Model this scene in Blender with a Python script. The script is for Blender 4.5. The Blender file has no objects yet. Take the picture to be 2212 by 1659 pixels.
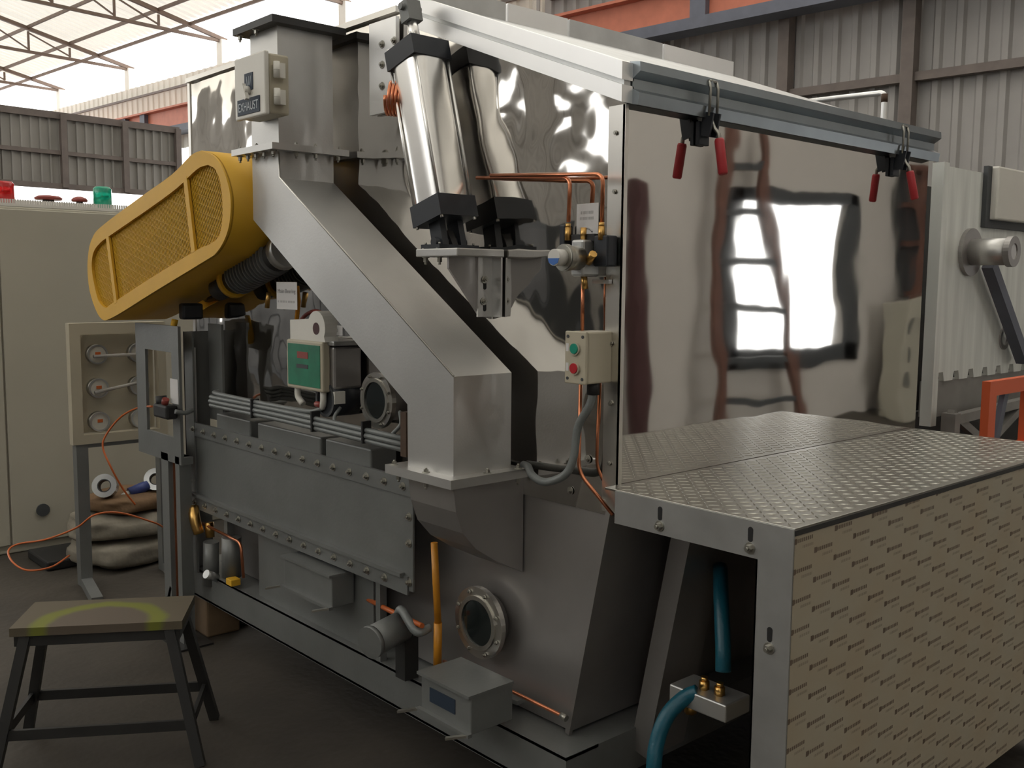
import bpy, bmesh, math, random
from mathutils import Vector, Matrix, noise
random.seed(7)
S = bpy.context.scene
COL = S.collection
R = math.radians

# ------------------------------------------------------------------ camera, world, sun, exposure
FPX, W, H = 2124.3, 2212, 1659
YAW, PITCH, ROLL = -.83939, -.10370, .0087137
CAM = Vector((1.618, -1.812, 1.5))
_d = Vector((math.sin(YAW)*math.cos(PITCH), math.cos(YAW)*math.cos(PITCH), math.sin(PITCH)))
_r = Vector((math.cos(YAW), -math.sin(YAW), 0))
_u = _r.cross(_d)
RT = _r*math.cos(ROLL) + _u*math.sin(ROLL)
UP = -_r*math.sin(ROLL) + _u*math.cos(ROLL)
cd = bpy.data.cameras.new('camera')
cd.sensor_width = 36.0
cd.lens = FPX/W*36.0
cd.clip_start = .05
cd.clip_end = 300
cam = bpy.data.objects.new('camera', cd)
COL.objects.link(cam)
cam.matrix_world = Matrix(((RT.x, UP.x, -_d.x, CAM.x), (RT.y, UP.y, -_d.y, CAM.y), (RT.z, UP.z, -_d.z, CAM.z), (0, 0, 0, 1)))
S.camera = cam

wd = bpy.data.worlds.new('world')
S.world = wd
wd.use_nodes = True
_bg = wd.node_tree.nodes['Background']
_bg.inputs[0].default_value = (1.0, .99, .965, 1)
_bg.inputs[1].default_value = 2.6

S.view_settings.view_transform = 'Standard'
S.view_settings.look = 'None'
S.view_settings.gamma = 1.0
S.view_settings.use_curve_mapping = False
S.view_settings.exposure = 0.28


def area(name, loc, target, sx, sy, power, color):
    l = bpy.data.lights.new(name, 'AREA')
    l.shape = 'RECTANGLE'
    l.size = sx
    l.size_y = sy
    l.energy = power
    l.color = color
    o = bpy.data.objects.new(name, l)
    COL.objects.link(o)
    o.location = loc
    o.rotation_euler = (Vector(target)-Vector(loc)).to_track_quat('-Z', 'Y').to_euler()
    return o


HROT = R(4.7)
HU = Vector((math.cos(HROT), math.sin(HROT), 0))
HV = Vector((-math.sin(HROT), math.cos(HROT), 0))


def hall(u, v, z):
    return HU*u + HV*v + Vector((0, 0, z))


def at(x, y, X=None, Y=None, Z=None):
    """where the line of sight through pixel (x, y) of the photograph meets a plane of the machine"""
    d = _d + RT*((x-W/2)/FPX) - UP*((y-H/2)/FPX)
    if X is not None:
        t = (X-CAM.x)/d.x
    elif Y is not None:
        t = (Y-CAM.y)/d.y
    else:
        t = (Z-CAM.z)/d.z
    return CAM + d*t


# ------------------------------------------------------------------ materials
def mat(name, col, rough=.5, metal=0., bump=0., bscale=40., var=0., vscale=6., spec=.5, trans=0., stretch=None, emit=None, bdist=.01, coat=0.):
    m = bpy.data.materials.new(name)
    m.use_nodes = True
    nt = m.node_tree
    b = nt.nodes['Principled BSDF']
    b.inputs['Base Color'].default_value = (*col, 1)
    b.inputs['Roughness'].default_value = rough
    b.inputs['Metallic'].default_value = metal
    b.inputs['Specular IOR Level'].default_value = spec
    b.inputs['Transmission Weight'].default_value = trans
    b.inputs['Coat Weight'].default_value = coat
    if emit:
        b.inputs['Emission Color'].default_value = (*emit[0], 1)
        b.inputs['Emission Strength'].default_value = emit[1]
    tc = nt.nodes.new('ShaderNodeTexCoord')
    mp = nt.nodes.new('ShaderNodeMapping')
    if stretch:
        mp.inputs['Scale'].default_value = stretch
    nt.links.new(tc.outputs['Object'], mp.inputs['Vector'])
    if var > 0:
        n = nt.nodes.new('ShaderNodeTexNoise')
        n.inputs['Scale'].default_value = vscale
        n.inputs['Detail'].default_value = 5
        nt.links.new(mp.outputs[0], n.inputs['Vector'])
        r = nt.nodes.new('ShaderNodeValToRGB')
        r.color_ramp.elements[0].position = .3
        r.color_ramp.elements[1].position = .7
        r.color_ramp.elements[0].color = (*[c*(1-var) for c in col], 1)
        r.color_ramp.elements[1].color = (*[min(1, c*(1+var*.6)) for c in col], 1)
        nt.links.new(n.outputs['Fac'], r.inputs[0])
        nt.links.new(r.outputs[0], b.inputs['Base Color'])
    if bump > 0:
        n2 = nt.nodes.new('ShaderNodeTexNoise')
        n2.inputs['Scale'].default_value = bscale
        n2.inputs['Detail'].default_value = 1.5
        nt.links.new(mp.outputs[0], n2.inputs['Vector'])
        bp = nt.nodes.new('ShaderNodeBump')
        bp.inputs['Strength'].default_value = bump
        bp.inputs['Distance'].default_value = bdist
        nt.links.new(n2.outputs['Fac'], bp.inputs['Height'])
        nt.links.new(bp.outputs[0], b.inputs['Normal'])
    return m


M = {}
M['mirror'] = mat('polished_steel', (.72, .71, .69), .035, 1, bump=.5, bscale=3.2, bdist=.004)
M['mirror_side'] = mat('polished_steel_dented', (.58, .56, .53), .05, 1, bump=1., bscale=4.5, bdist=.010)
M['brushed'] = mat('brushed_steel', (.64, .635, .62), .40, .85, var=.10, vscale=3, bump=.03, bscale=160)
M['steel_edge'] = mat('steel_edge', (.72, .70, .66), .3, 1)
M['galv'] = mat('galvanised_steel', (.60, .61, .61), .36, .8, var=.12, vscale=9)
M['lidsteel'] = mat('lid_bright_steel', (.95, .95, .95), .36, .7, var=.05, vscale=3)
M['galvdark'] = mat('galvanised_channel', (.30, .335, .36), .34, .9, var=.1, vscale=8)
M['tread'] = mat('tread_plate', (.40, .39, .35), .30, .95, var=.1, vscale=4)
M['greypaint'] = mat('grey_paint', (.20, .207, .205), .42, .3, var=.12, vscale=5, bump=.05, bscale=90)
M['darksteel'] = mat('dark_steel', (.055, .055, .055), .45, .5, var=.15)
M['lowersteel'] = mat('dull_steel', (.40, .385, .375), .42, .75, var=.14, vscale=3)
M['bolt'] = mat('bolt_zinc', (.42, .41, .37), .35, .9)
M['yellow'] = mat('yellow_enamel', (.74, .42, .035), .5, 0, var=.06, spec=.3)
M['yellowpipe'] = mat('yellow_pipe', (.62, .26, .02), .4, 0)
M['cream'] = mat('cream_enamel', (.50, .455, .35), .45, 0, var=.05, vscale=2)
M['cabinet'] = mat('cabinet_beige', (.46, .435, .36), .5, 0, var=.06, vscale=1.5)
M['white_enamel'] = mat('white_enamel', (.78, .76, .70), .35, 0, var=.03)
M['black'] = mat('black_anodised', (.028, .032, .040), .42, .2)
M['blackrubber'] = mat('black_rubber', (.015, .015, .016), .6)
M['alu'] = mat('aluminium_barrel', (.95, .94, .92), .27, .95)
M['copper'] = mat('copper', (.78, .30, .16), .28, .95)
M['brass'] = mat('brass', (.66, .40, .13), .3, 1)
M['red'] = mat('red_vinyl', (.50, .035, .045), .42)
M['redbtn'] = mat('red_button', (.50, .02, .03), .35)
M['greenbtn'] = mat('green_button', (.01, .28, .19), .35)
M['greenface'] = mat('green_plate', (.015, .20, .11), .4, 0, var=.3, vscale=14)
M['paper'] = mat('paper', (.70, .69, .69), .7)
M['ink'] = mat('ink', (.16, .16, .17), .7)
M['inkfaint'] = mat('ink_faint', (.48, .47, .47), .7)
M['plateink'] = mat('white_ink', (.62, .68, .72), .6)
M['navyplate'] = mat('nameplate_navy', (.03, .045, .07), .5, spec=.25)
M['blue'] = mat('blue_cap', (.05, .16, .50), .4)
M['teal'] = mat('teal_hose', (.008, .10, .15), .38, 0, bump=.1, bscale=120)
M['conduit'] = mat('grey_conduit', (.20, .215, .215), .42, .15, bump=.12, bscale=150)
M['orangehose'] = mat('orange_hose', (.55, .13, .03), .4)
M['sack'] = mat('sack_cloth', (.25, .225, .18), .85, 0, var=.35, vscale=7, bump=.3, bscale=40)
M['sackbrown'] = mat('brown_cloth', (.17, .10, .05), .85, 0, var=.3, vscale=6, bump=.3, bscale=40)
M['glass'] = mat('dark_glass', (.012, .016, .016), .08, 0, spec=.6)
M['gaugeface'] = mat('gauge_face', (.55, .53, .47), .4)
M['woodblock'] = mat('wood_block', (.22, .15, .09), .7, 0, var=.3)
M['redbeacon'] = mat('red_lens', (.62, .02, .02), .12, 0, trans=.35)
M['greenbeacon'] = mat('green_lens', (.01, .42, .26), .12, 0, trans=.35)
M['whiteplastic'] = mat('white_plastic', (.72, .70, .66), .4)
M['maroon'] = mat('maroon_knob', (.28, .05, .04), .4)
M['orange'] = mat('orange_paint', (.75, .14, .05), .45)
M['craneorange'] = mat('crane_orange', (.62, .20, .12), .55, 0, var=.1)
M['craneblue'] = mat('crane_blue_steel', (.14, .15, .19), .6, 0, var=.1)  # dark blue-grey steel shared by the crane flange, stiffeners and braces
M['wallgrey'] = mat('sheet_grey', (.37, .355, .34), .6, .1, var=.12, vscale=1.2)
M['walldark'] = mat('sheet_dark', (.32, .305, .28), .6, .1, var=.15, vscale=1.2)
M['wallwhite'] = mat('sheet_white', (.72, .68, .60), .6, 0, var=.08, vscale=1)
M['trussbrown'] = mat('truss_brown', (.17, .115, .085), .6, 0, var=.15)
M['columnbrown'] = mat('column_brown', (.17, .14, .125), .6, 0, var=.15)
M['ladder'] = mat('ladder_red_oxide', (.16, .075, .055), .6, 0, var=.2)
M['darkred'] = mat('column_dark_red', (.065, .022, .024), .6)
M['beigewall'] = mat('plaster_beige', (.58, .55, .51), .7, 0, var=.06, vscale=1)
M['darkgrey'] = mat('dark_grey', (.06, .065, .07), .6)
M['rightpanel'] = mat('aged_aluminium', (.80, .82, .78), .5, .25, var=.14, vscale=3, stretch=(2, 6, .6))
M['rust'] = mat('rusty_steel', (.12, .075, .05), .7, .3, var=.4, vscale=9)
M['latticegrey'] = mat('lattice_grey', (.28, .27, .255), .6, .2, var=.2)
M['silver_tape'] = mat('silver_tape', (.6, .62, .64), .25, .9)
M['bluetape'] = mat('blue_tape', (.03, .05, .20), .5)
M['clearplastic'] = mat('clear_plastic', (.75, .72, .68), .15, 0, trans=.6)


def floor_material():
    m = mat('concrete_floor', (.055, .046, .036), .75, 0, var=.45, vscale=1.3, bump=.25, bscale=30)
    return m


M['floor'] = floor_material()


def roof_material(name, clear):
    m = bpy.data.materials.new(name)
    m.use_nodes = True
    nt = m.node_tree
    b = nt.nodes['Principled BSDF']
    b.inputs['Base Color'].default_value = (.80, .765, .69, 1)
    b.inputs['Roughness'].default_value = .6
    tr = nt.nodes.new('ShaderNodeBsdfTranslucent')
    tr.inputs['Color'].default_value = (.95, .925, .865, 1)
    mx = nt.nodes.new('ShaderNodeMixShader')
    mx.inputs[0].default_value = clear
    nt.links.new(b.outputs[0], mx.inputs[1])
    nt.links.new(tr.outputs[0], mx.inputs[2])
    nt.links.new(mx.outputs[0], nt.nodes['Material Output'].inputs['Surface'])
    return m


M['roof'] = roof_material('roof_sheet', .27)
M['roofdim'] = roof_material('roof_sheet_dim', .17)  # translucency lowered to dim the daylight through these bays
M['rooffill'] = roof_material('roof_fill_sheet', .62)  # clearer sheets added out of view to brighten the right and back walls


def stool_top_material():
    m = bpy.data.materials.new('stool_board')
    m.use_nodes = True
    nt = m.node_tree
    b = nt.nodes['Principled BSDF']
    b.inputs['Roughness'].default_value = .7
    tc = nt.nodes.new('ShaderNodeTexCoord')
    ln = nt.nodes.new('ShaderNodeVectorMath')
    ln.operation = 'LENGTH'
    sb = nt.nodes.new('ShaderNodeVectorMath')
    sb.operation = 'SUBTRACT'
    sb.inputs[1].default_value = (.085, -.055, .45)
    nt.links.new(tc.outputs['Object'], sb.inputs[0])
    nt.links.new(sb.outputs[0], ln.inputs[0])
    nz = nt.nodes.new('ShaderNodeTexNoise')
    nz.inputs['Scale'].default_value = 9
    nt.links.new(tc.outputs['Object'], nz.inputs['Vector'])
    ad = nt.nodes.new('ShaderNodeMath')
    ad.operation = 'MULTIPLY_ADD'
    ad.inputs[1].default_value = .04
    nt.links.new(nz.outputs['Fac'], ad.inputs[0])
    nt.links.new(ln.outputs['Value'], ad.inputs[2])
    r = nt.nodes.new('ShaderNodeValToRGB')
    e = r.color_ramp.elements
    e[0].position, e[0].color = .0, (.115, .09, .068, 1)
    e[1].position, e[1].color = 1., (.11, .09, .06, 1)
    for p, c in ((.155, (.115, .09, .068, 1)), (.175, (.17, .18, .025, 1)), (.205, (.16, .175, .025, 1)), (.225, (.11, .09, .06, 1))):
        k = e.new(p)
        k.color = c
    nt.links.new(ad.outputs[0], r.inputs[0])
    nt.links.new(r.outputs[0], b.inputs['Base Color'])
    return m


M['stooltop'] = stool_top_material()


def film_material():
    """beige protective film printed with staggered two-line marks"""
    m = bpy.data.materials.new('protective_film')
    m.use_nodes = True
    nt = m.node_tree
    b = nt.nodes['Principled BSDF']
    b.inputs['Roughness'].default_value = .45
    N, L = nt.nodes.new, nt.links.new
    tc = N('ShaderNodeTexCoord')
    sp = N('ShaderNodeSeparateXYZ')
    L(tc.outputs['Object'], sp.inputs[0])

    def mth(op, a, c=None, d=None):
        n = N('ShaderNodeMath')
        n.operation = op
        for i, v in enumerate((a, c, d)):
            if v is None:
                continue
            if isinstance(v, (int, float)):
                n.inputs[i].default_value = v
            else:
                L(v, n.inputs[i])
        return n.outputs[0]
    PZ, PY = .0645, .318
    zz = mth('DIVIDE', mth('ADD', sp.outputs['Z'], mth('MULTIPLY', sp.outputs['Y'], -.022)), PZ/2)
    row = mth('FLOOR', zz)
    v = mth('FRACT', zz)
    par = mth('MODULO', mth('ADD', row, 1000), 2)
    u = mth('FRACT', mth('ADD', mth('DIVIDE', sp.outputs['Y'], PY/2), mth('MULTIPLY', par, .5)))
    inu = mth('MULTIPLY', mth('GREATER_THAN', u, .05), mth('LESS_THAN', u, .50))
    l1 = mth('MULTIPLY', mth('GREATER_THAN', v, .52), mth('LESS_THAN', v, .78))
    head = mth('MULTIPLY', mth('MULTIPLY', mth('GREATER_THAN', u, .05), mth('LESS_THAN', u, .12)), mth('MULTIPLY', mth('GREATER_THAN', v, .46), mth('LESS_THAN', v, .84)))
    l2 = mth('MULTIPLY', mth('MULTIPLY', mth('GREATER_THAN', u, .26), mth('LESS_THAN', u, .52)), mth('MULTIPLY', mth('GREATER_THAN', v, .08), mth('LESS_THAN', v, .27)))
    let = mth('GREATER_THAN', mth('FRACT', mth('MULTIPLY', u, 22)), .30)
    mk1 = mth('MAXIMUM', mth('MULTIPLY', mth('MULTIPLY', inu, l1), let), mth('MULTIPLY', head, 1.))
    mk2 = mth('MULTIPLY', mth('MULTIPLY', l2, let), .45)
    fac = mth('MULTIPLY', mth('MAXIMUM', mk1, mk2), .85)
    nz = N('ShaderNodeTexNoise')
    nz.inputs['Scale'].default_value = 7
    nz.inputs['Detail'].default_value = 3
    L(tc.outputs['Object'], nz.inputs['Vector'])
    rp = N('ShaderNodeValToRGB')
    rp.color_ramp.elements[0].position, rp.color_ramp.elements[0].color = .3, (.43, .365, .265, 1)
    rp.color_ramp.elements[1].position, rp.color_ramp.elements[1].color = .7, (.44, .40, .31, 1)
    L(nz.outputs['Fac'], rp.inputs[0])
    mx = N('ShaderNodeMixRGB')
    L(fac, mx.inputs[0])
    L(rp.outputs[0], mx.inputs[1])
    mx.inputs[2].default_value = (.085, .05, .035, 1)
    L(mx.outputs[0], b.inputs['Base Color'])
    return m


M['film'] = film_material()


# ------------------------------------------------------------------ mesh helpers
class MB:
    def __init__(self):
        self.v, self.f, self.smooth = [], [], []

    def add(self, vs, fs, smooth=False):
        o = len(self.v)
        self.v += [Vector(p) for p in vs]
        for f in fs:
            self.f.append([i+o for i in f])
            self.smooth.append(smooth)
        return self

    def box(self, a, b, fn=None):
        x0, y0, z0 = (min(a[i], b[i]) for i in range(3))
        x1, y1, z1 = (max(a[i], b[i]) for i in range(3))
        vs = [(x0, y0, z0), (x1, y0, z0), (x1, y1, z0), (x0, y1, z0), (x0, y0, z1), (x1, y0, z1), (x1, y1, z1), (x0, y1, z1)]
        if fn:
            vs = [fn(*p) for p in vs]
        return self.add(vs, [(0, 3, 2, 1), (4, 5, 6, 7), (0, 1, 5, 4), (1, 2, 6, 5), (2, 3, 7, 6), (3, 0, 4, 7)])

    def bbox(self, a, b, r=.006):
        """box with bevelled edges"""
        x0, y0, z0 = (min(a[i], b[i]) for i in range(3))
        x1, y1, z1 = (max(a[i], b[i]) for i in range(3))
        bm = bmesh.new()
        bmesh.ops.create_cube(bm, size=1)
        for v in bm.verts:
            v.co = Vector(((x0+x1)/2+v.co.x*(x1-x0), (y0+y1)/2+v.co.y*(y1-y0), (z0+z1)/2+v.co.z*(z1-z0)))
        bmesh.ops.bevel(bm, geom=bm.edges[:], offset=min(r, .45*min(x1-x0, y1-y0, z1-z0)), segments=2, affect='EDGES', profile=.5)
        bm.verts.index_update()
        self.add([v.co.copy() for v in bm.verts], [[v.index for v in f.verts] for f in bm.faces])
        bm.free()
        return self

    def prism(self, poly, axis, a, b):
        """polygon (2-D, in the other two axes in order) swept along axis from a to b"""
        n = len(poly)
        area2 = sum(poly[i][0]*poly[(i+1) % n][1]-poly[(i+1) % n][0]*poly[i][1] for i in range(n))
        if area2 < 0:
            poly = poly[::-1]

        def mk(p, t):
            if axis == 'x':
                return (t, p[0], p[1])
            if axis == 'y':
                return (p[0], t, p[1])
            return (p[0], p[1], t)
        lo, hi = min(a, b), max(a, b)
        vs = [mk(p, lo) for p in poly]+[mk(p, hi) for p in poly]
        flip = axis == 'y'
        fs = [list(range(n))[::-1], list(range(n, 2*n))]
        for i in range(n):
            j = (i+1) % n
            fs.append([i, j, n+j, n+i])
        if flip:
            fs = [f[::-1] for f in fs]
        return self.add(vs, fs)

    def tube(self, path, r, n=10, closed=False, caps=True, smooth=True):
        P = [Vector(p) for p in path]
        m = len(P)
        rs = r if isinstance(r, (list, tuple)) else [r]*m
        T = []
        for i in range(m):
            if closed:
                t = P[(i+1) % m]-P[i-1]
            else:
                t = P[min(i+1, m-1)]-P[max(i-1, 0)]
            T.append(t.normalized())
        up = Vector((0, 0, 1)) if abs(T[0].z) < .9 else Vector((1, 0, 0))
        nx = T[0].cross(up).normalized()
        vs = []
        for i in range(m):
            nx = (nx - T[i]*nx.dot(T[i])).normalized()
            ny = T[i].cross(nx)
            for k in range(n):
                a = 2*math.pi*k/n
                vs.append(P[i]+(nx*math.cos(a)+ny*math.sin(a))*rs[i])
        fs = []
        for i in range(m if closed else m-1):
            j = (i+1) % m
            for k in range(n):
                l = (k+1) % n
                fs.append([i*n+k, i*n+l, j*n+l, j*n+k])
        self.add(vs, fs, smooth)
        if caps and not closed:
            o = len(self.v)-len(vs)
            self.f.append([o+k for k in range(n)][::-1])
            self.f.append([o+(m-1)*n+k for k in range(n)])
            self.smooth += [False, False]
        return self

    def cyl(self, a, b, r, n=16, r2=None):
        return self.tube([a, b], [r, r if r2 is None else r2], n)

    def ring(self, c, axis, ro, ri, depth, n=28):
        """annulus centred c, thick from 0 to depth along axis"""
        ax = Vector(axis).normalized()
        up = Vector((0, 0, 1)) if abs(ax.z) < .9 else Vector((1, 0, 0))
        e1 = ax.cross(up).normalized()
        e2 = ax.cross(e1)
        c = Vector(c)
        vs = []
        for (rad, t) in ((ro, 0), (ro, depth), (ri, depth), (ri, 0)):
            for k in range(n):
                a = 2*math.pi*k/n
                vs.append(c+ax*t+(e1*math.cos(a)+e2*math.sin(a))*rad)
        fs = []
        for q in range(4):
            p = (q+1) % 4
            for k in range(n):
                l = (k+1) % n
                fs.append([q*n+k, q*n+l, p*n+l, p*n+k])
        return self.add(vs, fs, False)

    def obox(self, c, ex, ey, ez, hx, hy, hz):
        c, ex, ey, ez = Vector(c), Vector(ex).normalized(), Vector(ey).normalized(), Vector(ez).normalized()
        vs = []
        for sz in (-1, 1):
            for sx, sy in ((-1, -1), (1, -1), (1, 1), (-1, 1)):
                vs.append(c+ex*hx*sx+ey*hy*sy+ez*hz*sz)
        return self.add(vs, [(0, 3, 2, 1), (4, 5, 6, 7), (0, 1, 5, 4), (1, 2, 6, 5), (2, 3, 7, 6), (3, 0, 4, 7)])

    def bar(self, a, b, w, h, up=(0, 0, 1)):
        a, b = Vector(a), Vector(b)
        d = (b-a).normalized()
        up = Vector(up)
        if abs(d.dot(up)) > .95:
            up = Vector((1, 0, 0))
        s = d.cross(up).normalized()
        t = s.cross(d)
        return self.obox((a+b)/2, d, s, t, (b-a).length/2, w/2, h/2)

    def build(self, name, m, parent=None, label=None, kind=None):
        base = WB.get(parent.name, Vector((0, 0, 0))) if parent else Vector((0, 0, 0))
        me = bpy.data.meshes.new(name)
        me.from_pydata([tuple(p-base) for p in self.v], [], self.f)
        me.validate()
        me.update()
        for p, s in zip(me.polygons, self.smooth):
            p.use_smooth = s
        me.materials.append(m)
        bm = bmesh.new()
        bm.from_mesh(me)
        bmesh.ops.recalc_face_normals(bm, faces=bm.faces)
        bm.to_mesh(me)
        bm.free()
        o = bpy.data.objects.new(name, me)
        COL.objects.link(o)
        if parent:
            o.parent = parent
            WB[o.name] = base
        if label:
            o['label'] = label
        if kind:
            o['kind'] = kind
        return o


WB = {}


def tag(o, label, cat, group=None):
    o['label'] = label
    o['category'] = cat
    if group:
        o['group'] = group
    return o


def thing(name, label, cat, base, group=None):
    o = bpy.data.objects.new(name, None)
    o.empty_display_size = .1
    COL.objects.link(o)
    o.location = base
    WB[o.name] = Vector(base)
    return tag(o, label, cat, group)


def solo(mb, name, m, label, cat, group=None):
    return tag(mb.build(name, m), label, cat, group)


def copies(src, parent, name, locs, rot=None):
    """share one mesh (built round its own origin) between alike parts"""
    base = WB.get(parent.name, Vector((0, 0, 0)))
    out = []
    for i, p in enumerate(locs):
        o = src if i == 0 else src.copy()
        if i:
            COL.objects.link(o)
            o.name = name
        o.parent = parent
        o.location = Vector(p)-base
        if rot:
            o.rotation_euler = rot
        out.append(o)
    return out


def unit(mb, name, m):
    return mb.build(name, m)


def hexbolt(d, r=.008, h=.007, washer=True):
    """bolt head standing along direction d, origin on the surface"""
    d = Vector(d).normalized()
    b = MB()
    if washer:
        b.cyl((0, 0, 0), d*.0022, r*1.55, 14)
    b.tube([d*.002, d*(.002+h)], r, 6, smooth=False)
    b.cyl(d*(.002+h), d*(.002+h*1.6), r*.5, 8)
    return b


def fillet(path, rad, n=5):
    P = [Vector(p) for p in path]
    out = [P[0]]
    for i in range(1, len(P)-1):
        a, b, c = P[i-1], P[i], P[i+1]
        r = min(rad, (b-a).length*.48, (c-b).length*.48)
        p, q = b+(a-b).normalized()*r, b+(c-b).normalized()*r
        for k in range(n+1):
            t = k/n
            out.append(p*(1-t)**2+b*2*t*(1-t)+q*t*t)
    out.append(P[-1])
    return out


def catmull(pts, n=8):
    P = [Vector(p) for p in pts]
    P = [P[0]*2-P[1]]+P+[P[-1]*2-P[-2]]
    out = []
    for i in range(1, len(P)-2):
        for k in range(n):
            t = k/n
            a, b, c, d = P[i-1], P[i], P[i+1], P[i+2]
            out.append(.5*((2*b)+(c-a)*t+(2*a-5*b+4*c-d)*t*t+(3*b-a-3*c+d)*t**3))
    out.append(P[-2])
    return out


def text_part(s, size, loc, ex, ez, m, parent, name='lettering', fit=None):
    """flat lettering: centred at loc, running along ex with ez up"""
    cu = bpy.data.curves.new(name, 'FONT')
    cu.body = s
    cu.size = size
    cu.align_x = 'CENTER'
    cu.align_y = 'CENTER'
    tmp = bpy.data.objects.new(name+'_tmp', cu)
    COL.objects.link(tmp)
    dg = bpy.context.evaluated_depsgraph_get()
    me = bpy.data.meshes.new_from_object(tmp.evaluated_get(dg))
    bpy.data.objects.remove(tmp)
    ex, ez, loc = Vector(ex).normalized(), Vector(ez).normalized(), Vector(loc)
    xs = [v.co.x for v in me.vertices]
    k = fit/(max(xs)-min(xs)) if fit else 1.
    base = WB.get(parent.name, Vector((0, 0, 0)))
    for v in me.vertices:
        v.co = loc + ex*(v.co.x*k) + ez*v.co.y - base
    me.materials.clear()
    me.materials.append(m)
    o = bpy.data.objects.new(name, me)
    COL.objects.link(o)
    o.parent = parent
    WB[o.name] = base
    return o


# ================================================================== SETTING
HC = lambda u, v, z: hall(u, v, z)
g = MB().box((-34, -9, -.2), (9, 16, 0), HC)
fl = g.build('floor', M['floor'])
fl['kind'] = 'structure'

# roof: corrugated sheets on purlins on trusses, open strip along the eave
EAVE_V, EAVE_Z, SL = 10.2, 6.9, .22
RIDGE_V = -.5


def roofz(v):
    return EAVE_Z + SL*(EAVE_V-v) if v > RIDGE_V else EAVE_Z + SL*(EAVE_V-RIDGE_V) - SL*(RIDGE_V-v)


ceil = bpy.data.objects.new('ceiling', None)
COL.objects.link(ceil)
ceil['kind'] = 'structure'
WB['ceiling'] = Vector((0, 0, 0))


def sheet(u0, u1, va, za, vb, zb, pitch=.25, dep=.035, nrm=(0, 0, 1)):
    """one trapezoid-profile sheet between two edges (va, za) and (vb, zb)"""
    prof = []
    u = u0
    while u < u1-1e-6:
        for du, h in ((0, 0), (.50*pitch, 0), (.62*pitch, dep), (.88*pitch, dep)):
            prof.append((min(u+du, u1), h))
        u += pitch
    prof.append((u1, 0))
    vs, fs = [], []
    for (uu, h) in prof:
        vs.append(hall(uu, va, za)+Vector(nrm)*h)
        vs.append(hall(uu, vb, zb)+Vector(nrm)*h)
    for i in range(len(prof)-1):
        fs.append((2*i, 2*i+1, 2*i+3, 2*i+2))
    return MB().add(vs, fs)


for i in range(10):
    u0 = -33+i*4.3
    sheet(u0, u0+4.3, 9.35 if u0 < -12 else 10.1, roofz(9.35 if u0 < -12 else 10.1)+.05, RIDGE_V, roofz(RIDGE_V)+.05, .26, .06).build('roof_sheet', M['roof'] if u0 < -12 else M['roofdim'] if i not in (6, 7) else M['rooffill'], ceil)
    sheet(u0, u0+4.3, RIDGE_V, roofz(RIDGE_V)+.05, -10.5, roofz(-10.5)+.05, .22).build('roof_sheet', M['roofdim'], ceil)
for v in (9.35, 8.63, 7.66, 6.4, 5.1, 3.6, 2.1, .6):
    g = MB()
    g.bar(hall(-33, v, roofz(v)-.02), hall(8, v, roofz(v)-.02), .04, .07)
    g.build('purlin', M['trussbrown'], ceil)
for u in (-32.7, -27.9, -23.6, -19.05, -14.5, -10.):
    tr = bpy.data.objects.new('roof_truss', None)
    COL.objects.link(tr)
    tr.parent = ceil
    WB[tr.name] = Vector((0, 0, 0))
    MB().bar(hall(u, 10.25, 6.86), hall(u, RIDGE_V, roofz(RIDGE_V)-.13), .08, .085).build('top_chord', M['trussbrown'], tr)
    MB().bar(hall(u, 10.1, 6.84), hall(u, RIDGE_V, 6.95), .06, .065).build('bottom_chord', M['trussbrown'], tr)
    for k, v in enumerate((8.63, 7.66, 6.4, 5.1, 3.6)):
        MB().bar(hall(u, v, 6.9), hall(u, v, roofz(v)-.12), .045, .045).build('web_post', M['trussbrown'], tr)
        v2 = (8.63, 7.66, 6.4, 5.1, 3.6, 2.1)[k+1]
        MB().bar(hall(u, v, 6.92), hall(u, v2, roofz(v2)-.15), .03, .03).build('web_brace', M['trussbrown'], tr)

# back wall (along the machine, far side): grey sheets at the right, white band above the crane beam at the left
bw = bpy.data.objects.new('wall_back', None)
COL.objects.link(bw)
bw['kind'] = 'structure'
WB['wall_back'] = Vector((0, 0, 0))
for i in range(15):
    u0 = -9.5+i*1.0
    sheet(u0, u0+1.0, 10.02, 0, 10.02, 7.4, .25, .04, (-HV.x, -HV.y, 0)).build('cladding_sheet', M['wallgrey'], bw)
for i in range(17):
    u0 = -33+i*1.4
    sheet(u0, u0+1.4, 10.02, 4.6, 10.02, 6.30, .28, .03, (-HV.x, -HV.y, 0)).build('cladding_sheet', M['wallwhite'], bw)
for u in (-6.9, -4.93, -3.33, -1.2, .9):
    MB().box((u-.075, 9.80, 0), (u+.075, 9.97, 7.2), HC).build('column', M['columnbrown'], bw)
for z in (3.93, 5.9):
    MB().box((-9, 9.86, z-.05), (5.5, 9.97, z+.05), HC).build('girt', M['columnbrown'], bw)
MB().box((-33, 9.93, 6.0), (-9.5, 9.97, 6.05), HC).build('girt', M['columnbrown'], bw)
for u in (-27.9, -23.6, -19.05, -14.5):
    MB().box((u-.11, 10.06, 4.6), (u+.11, 10.25, 6.86), HC).build('column', M['wallwhite'], bw)  # given the pale sheet colour to imitate columns washed out by glare

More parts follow.
